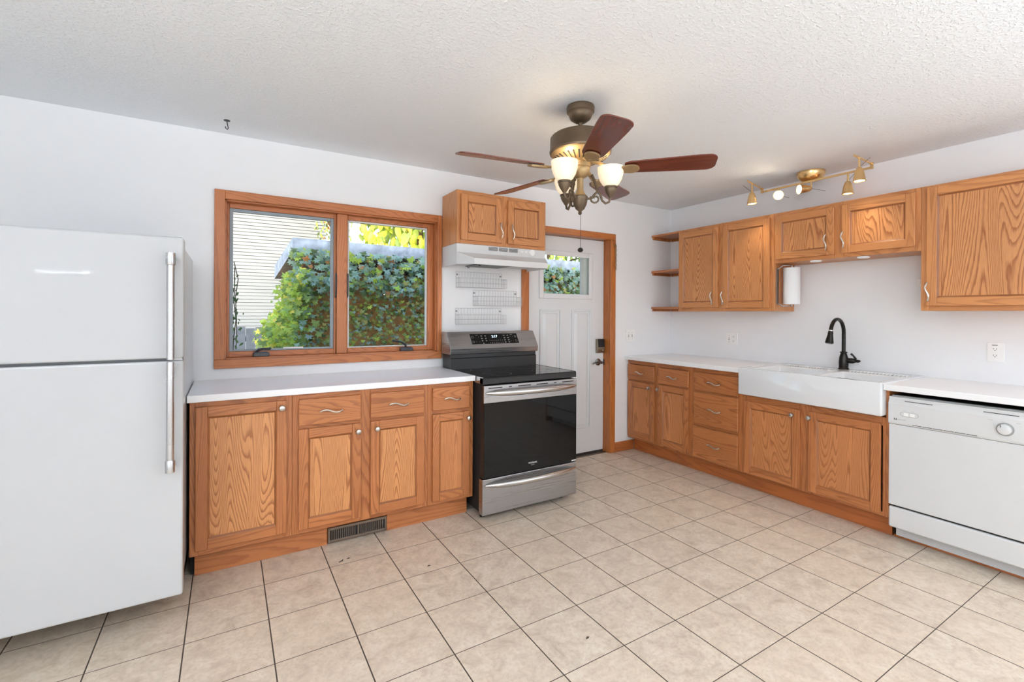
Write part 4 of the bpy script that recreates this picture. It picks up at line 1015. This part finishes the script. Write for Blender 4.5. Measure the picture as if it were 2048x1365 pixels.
# bits of dry leaf on the tiles
k = MB(); k.tube([(.675, -.748, .003), (.688, -.742, .004), (.700, -.728, .003)], .0016, 5); k.tube([(.688, -.742, .004), (.697, -.744, .003)], .0012, 5)
o = k.build('twig', 'black_matte'); tag(o, 'tiny dark twig lying on the tiles in front of the floor register', 'twig')
for x, y, lab in ((.727, -.729, 'tiny dry leaf crumb on the tiles beside the twig'), (1.07, -1.019, 'tiny dark crumb on the tiles in front of the narrow base cabinet'), (1.424, -1.862, 'tiny dark crumb on the tiles in the middle of the foreground')):
    k = MB(); k._add([(x-.012, y-.003, .001), (x, y-.006, .003), (x+.012, y+.002, .001), (x, y+.005, .004), (x, y, .0005)], [(0, 1, 3), (1, 2, 3), (0, 1, 4), (1, 2, 4), (2, 3, 4), (3, 0, 4)])
    tag(k.build('dry_leaf', 'bark'), lab, 'debris')

# ---------------------------------------------------------------- outside the window
struct(MB().box(-16, 16, .14, 40, -.5, -.3).build('ground', 'soil'))
ZG = -.3
t = thing('neighbor_house', (-2, 10, ZG), 'neighbouring house clad in white lap siding beyond the window', 'house')
k = MB(); lap = .0766; n = int(4.9/lap)
pr = []
for i in range(n): pr += [(9.0+.03, ZG+i*lap), (9.0+.03, ZG+i*lap+.006), (9.0-.022, ZG+i*lap+.007), (9.0-.008, ZG+(i+1)*lap-.0005)]
pr += [(9.3, ZG+n*lap), (9.3, ZG)]
k.prism(pr, 0, -7.0, 2.25); k.build('siding', 'siding', t)
MB().box(-7, 2.25, 9.3, 14, ZG, ZG+n*lap).build('walls', 'siding', t)
k = MB(); k.box(2.25, 2.33, 8.96, 9.06, ZG, ZG+n*lap); k.build('corner_board', 'vinyl_white', t)
MB().prism([(8.5, ZG+n*lap), (11.5, ZG+n*lap+2), (14.5, ZG+n*lap)], 0, -7.3, 2.6).build('roof', 'far_roof', t)
# shed
t = thing('shed', (3.2, 4, ZG), 'low flat-roofed shed with weathered fascia, overgrown with ivy', 'shed')
SYF = 2.62
MB().box(.87, 6.2, SYF, 4.05, ZG, 1.80).build('walls', 'shed_wall', t)
k = MB(); k._add([(.80, 2.50, 2.165), (6.3, 2.50, 2.135), (6.3, 4.2, 2.02), (.745, 4.2, 1.99), (.80, 2.50, 2.02), (6.3, 2.50, 2.0), (6.3, 4.2, 1.86), (.745, 4.2, 1.80)], [(0, 1, 2, 3), (4, 5, 6, 7), (0, 1, 5, 4), (1, 2, 6, 5), (2, 3, 7, 6), (3, 0, 4, 7)])
k.build('roof_fascia', 'weathered', t)
MB().tube([(4.72, 2.58, ZG), (4.72, 2.58, 2.0)], .04, 10).build('downpipe', 'weathered', t)
# fence
t = thing('board_fence', (-1, 6.2, ZG), 'weathered blue-grey board fence in front of the white siding', 'fence')
k = MB()
for i in range(26): x = -3+i*.15; k.box(x, x+.14, 6.2, 6.22, ZG+.05, 1.05+.02*math.sin(i*2.1))
k.build('boards', 'fence_wood', t)
k = MB(); k.box(-3, .9, 6.22, 6.27, .1, .2).box(-3, .9, 6.22, 6.27, .8, .9).box(-2.9, -2.8, 6.22, 6.32, ZG, 1.0).box(.7, .8, 6.22, 6.32, ZG, 1.0); k.build('rails', 'fence_wood', t)

IVY = [(0, -1.0), (.20, -.52), (.70, -.55), (.48, -.08), (.86, .32), (.34, .34), (0, .16), (-.34, .34), (-.86, .32), (-.48, -.08), (-.70, -.55), (-.20, -.52)]
OVAL = [(0, -1.0), (.26, -.55), (.40, -.05), (.34, .4), (.14, .72), (0, .82), (-.14, .72), (-.34, .4), (-.40, -.05), (-.26, -.55)]
def leaf(k, pos, nrm, down, size, shape, col, cup=.12):
    n = Vector(nrm).normalized(); d = Vector(down); d = (d-n*d.dot(n)).normalized(); s_ = d.cross(n)
    c = Vector(pos); vs = [c+n*(cup*size)]
    for x, y in shape: vs.append(c+s_*(x*size)-d*(y*size)-n*(cup*size*(x*x+y*y)*.6))
    N = len(shape); k._add([tuple(v_) for v_ in vs], [(0, i+1, (i+1) % N+1) for i in range(N)])
    k.col += [col]*(N+1)
def jit(c, v=.2):
    f_ = 1+random.uniform(-v, v); return (c[0]*f_*random.uniform(.9, 1.1), c[1]*f_, c[2]*f_*random.uniform(.85, 1.15), 1)
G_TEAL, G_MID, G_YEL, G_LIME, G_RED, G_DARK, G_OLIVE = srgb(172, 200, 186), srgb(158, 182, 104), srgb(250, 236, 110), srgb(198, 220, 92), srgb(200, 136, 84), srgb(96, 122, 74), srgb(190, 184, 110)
# ivy on the shed front
k = MB(); k.col = []
for i in range(8200):
    x = random.uniform(.78, 5.9); z = ZG+(2.03-ZG)*random.random()**.75
    hi = z > 1.55
    y = SYF-.03-random.random()**2*(.16 if not hi else .22)
    if hi: y -= .08
    s_ = random.uniform(.024, .044) if not hi else random.uniform(.036, .066)
    u_ = random.random()
    col = G_TEAL if u_ < (.60 if hi else .22) else G_OLIVE if u_ < (.68 if hi else .55) else G_MID if u_ < .80 else G_DARK if u_ < .88 else G_RED if u_ < .915 else G_LIME
    leaf(k, (x, y, z), (random.gauss(0, .45), -1, random.gauss(.35, .35)), (random.gauss(0, .35), 0, -1), s_, IVY, jit(col))
o = k.build('shed_ivy', 'leaf', rec=False); tag(o, 'dense green ivy covering the front of the shed', 'ivy', kind='stuff')
# leafy bush at the shed corner
k = MB(); k.col = []
for i in range(2900):
    z = random.uniform(ZG, 1.80); q = max(0.05, (1.85-z)/2.1)
    wdt = .12+.62*q**.8
    x = .98-wdt*random.random()**.7*(1+.22*math.sin(z*9+1)*math.sin(z*4))+random.gauss(0, .05); y = random.uniform(2.25, 3.3)-.15*q
    lit = x < .98-.45*wdt  # sunlit look put into the leaf colours on the left side
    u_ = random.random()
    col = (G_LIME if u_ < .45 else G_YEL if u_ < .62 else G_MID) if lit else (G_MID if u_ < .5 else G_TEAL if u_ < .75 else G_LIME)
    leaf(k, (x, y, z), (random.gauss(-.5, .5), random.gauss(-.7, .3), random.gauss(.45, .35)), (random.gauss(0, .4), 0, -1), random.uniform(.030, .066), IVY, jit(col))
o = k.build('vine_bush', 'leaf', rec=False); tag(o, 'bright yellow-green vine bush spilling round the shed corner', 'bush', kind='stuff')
# trees
def tree(cx_, cy_, z0, z1, rad, n, size, cols, label, seed):
    random.seed(seed)
    t = thing('tree', (cx_, cy_, ZG), label, 'tree')
    k = MB(); k.tube([(cx_, cy_, ZG), (cx_+.05, cy_, z0+.2), (cx_-.05, cy_+.1, z1)], [.14, .10, .05], 10)
    for i in range(9):
        a = i*2.4; zz = z0+(z1-z0)*i/9; k.tube([(cx_, cy_, zz), (cx_+rad*.5*math.cos(a), cy_+rad*.5*math.sin(a), zz+.3), (cx_+rad*.85*math.cos(a), cy_+rad*.85*math.sin(a), zz+.35)], [.04, .025, .012], 6)
    k.build('trunk', 'bark', t)
    k = MB(); k.col = []
    for i in range(n):
        a = random.uniform(0, 2*math.pi); rr_ = rad*random.random()**.45; zz = random.uniform(z0, z1)
        leaf(k, (cx_+rr_*math.cos(a), cy_+rr_*math.sin(a), zz), (random.gauss(0, .5), -1, random.gauss(.5, .4)), (random.gauss(0, .4), -.2, -1), size*random.uniform(.7, 1.2), OVAL, jit(random.choice(cols)))
    k.build('foliage', 'leaf', t, rec=False)
tree(4.1, 7.4, 2.0, 4.4, 1.35, 1300, .16, [G_YEL, G_YEL, G_LIME, G_LIME, G_MID], 'broad yellow-leaved tree behind the shed roof', 3)
tree(2.12, 7.3, 2.2, 4.2, .40, 420, .05, [G_MID, G_LIME, G_RED, G_DARK], 'thin tree with small sparse leaves at the corner of the white house', 4)
tree(7.6, 7.0, 1.5, 5.5, 1.7, 900, .14, [G_MID, G_LIME, G_DARK, G_MID], 'dark green tree seen through the entry door window', 5)
t = thing('utility_pole', (3.2, 9.6, ZG), 'pale grey utility pole behind the shed roof', 'pole')
MB().tube([(3.2, 9.6, ZG), (3.2, 9.6, 6)], .06, 10).build('shaft', 'vinyl_white', t)
# wiry vine rising in front of the left pane
random.seed(11)
t = thing('climbing_vine', (.20, 1.1, ZG), 'wiry dark vine stems hanging across the left edge of the window view', 'vine')
k = MB()
for j in range(3):
    pts = [(.19+.02*j, 1.1, ZG)]
    for i in range(1, 15): pts.append((.19+.016*j+random.gauss(0, .012), 1.1+random.gauss(0, .02), ZG+(1.93+.05*j)*i/14))
    k.tube(pts, .0035, 5)
k.build('stems', 'bark', t)
k = MB(); k.col = []
for i in range(90): leaf(k, (.205+random.gauss(0, .028), 1.1+random.gauss(0, .03), random.uniform(.85, 1.62)), (random.gauss(0, .6), -1, random.gauss(0, .5)), (random.gauss(0, .8), 0, -1), random.uniform(.010, .024), OVAL, jit(G_DARK))
k.build('leaves', 'leaf', t, rec=False)
for o in bpy.data.objects:
    if '_o' in o: del o['_o']
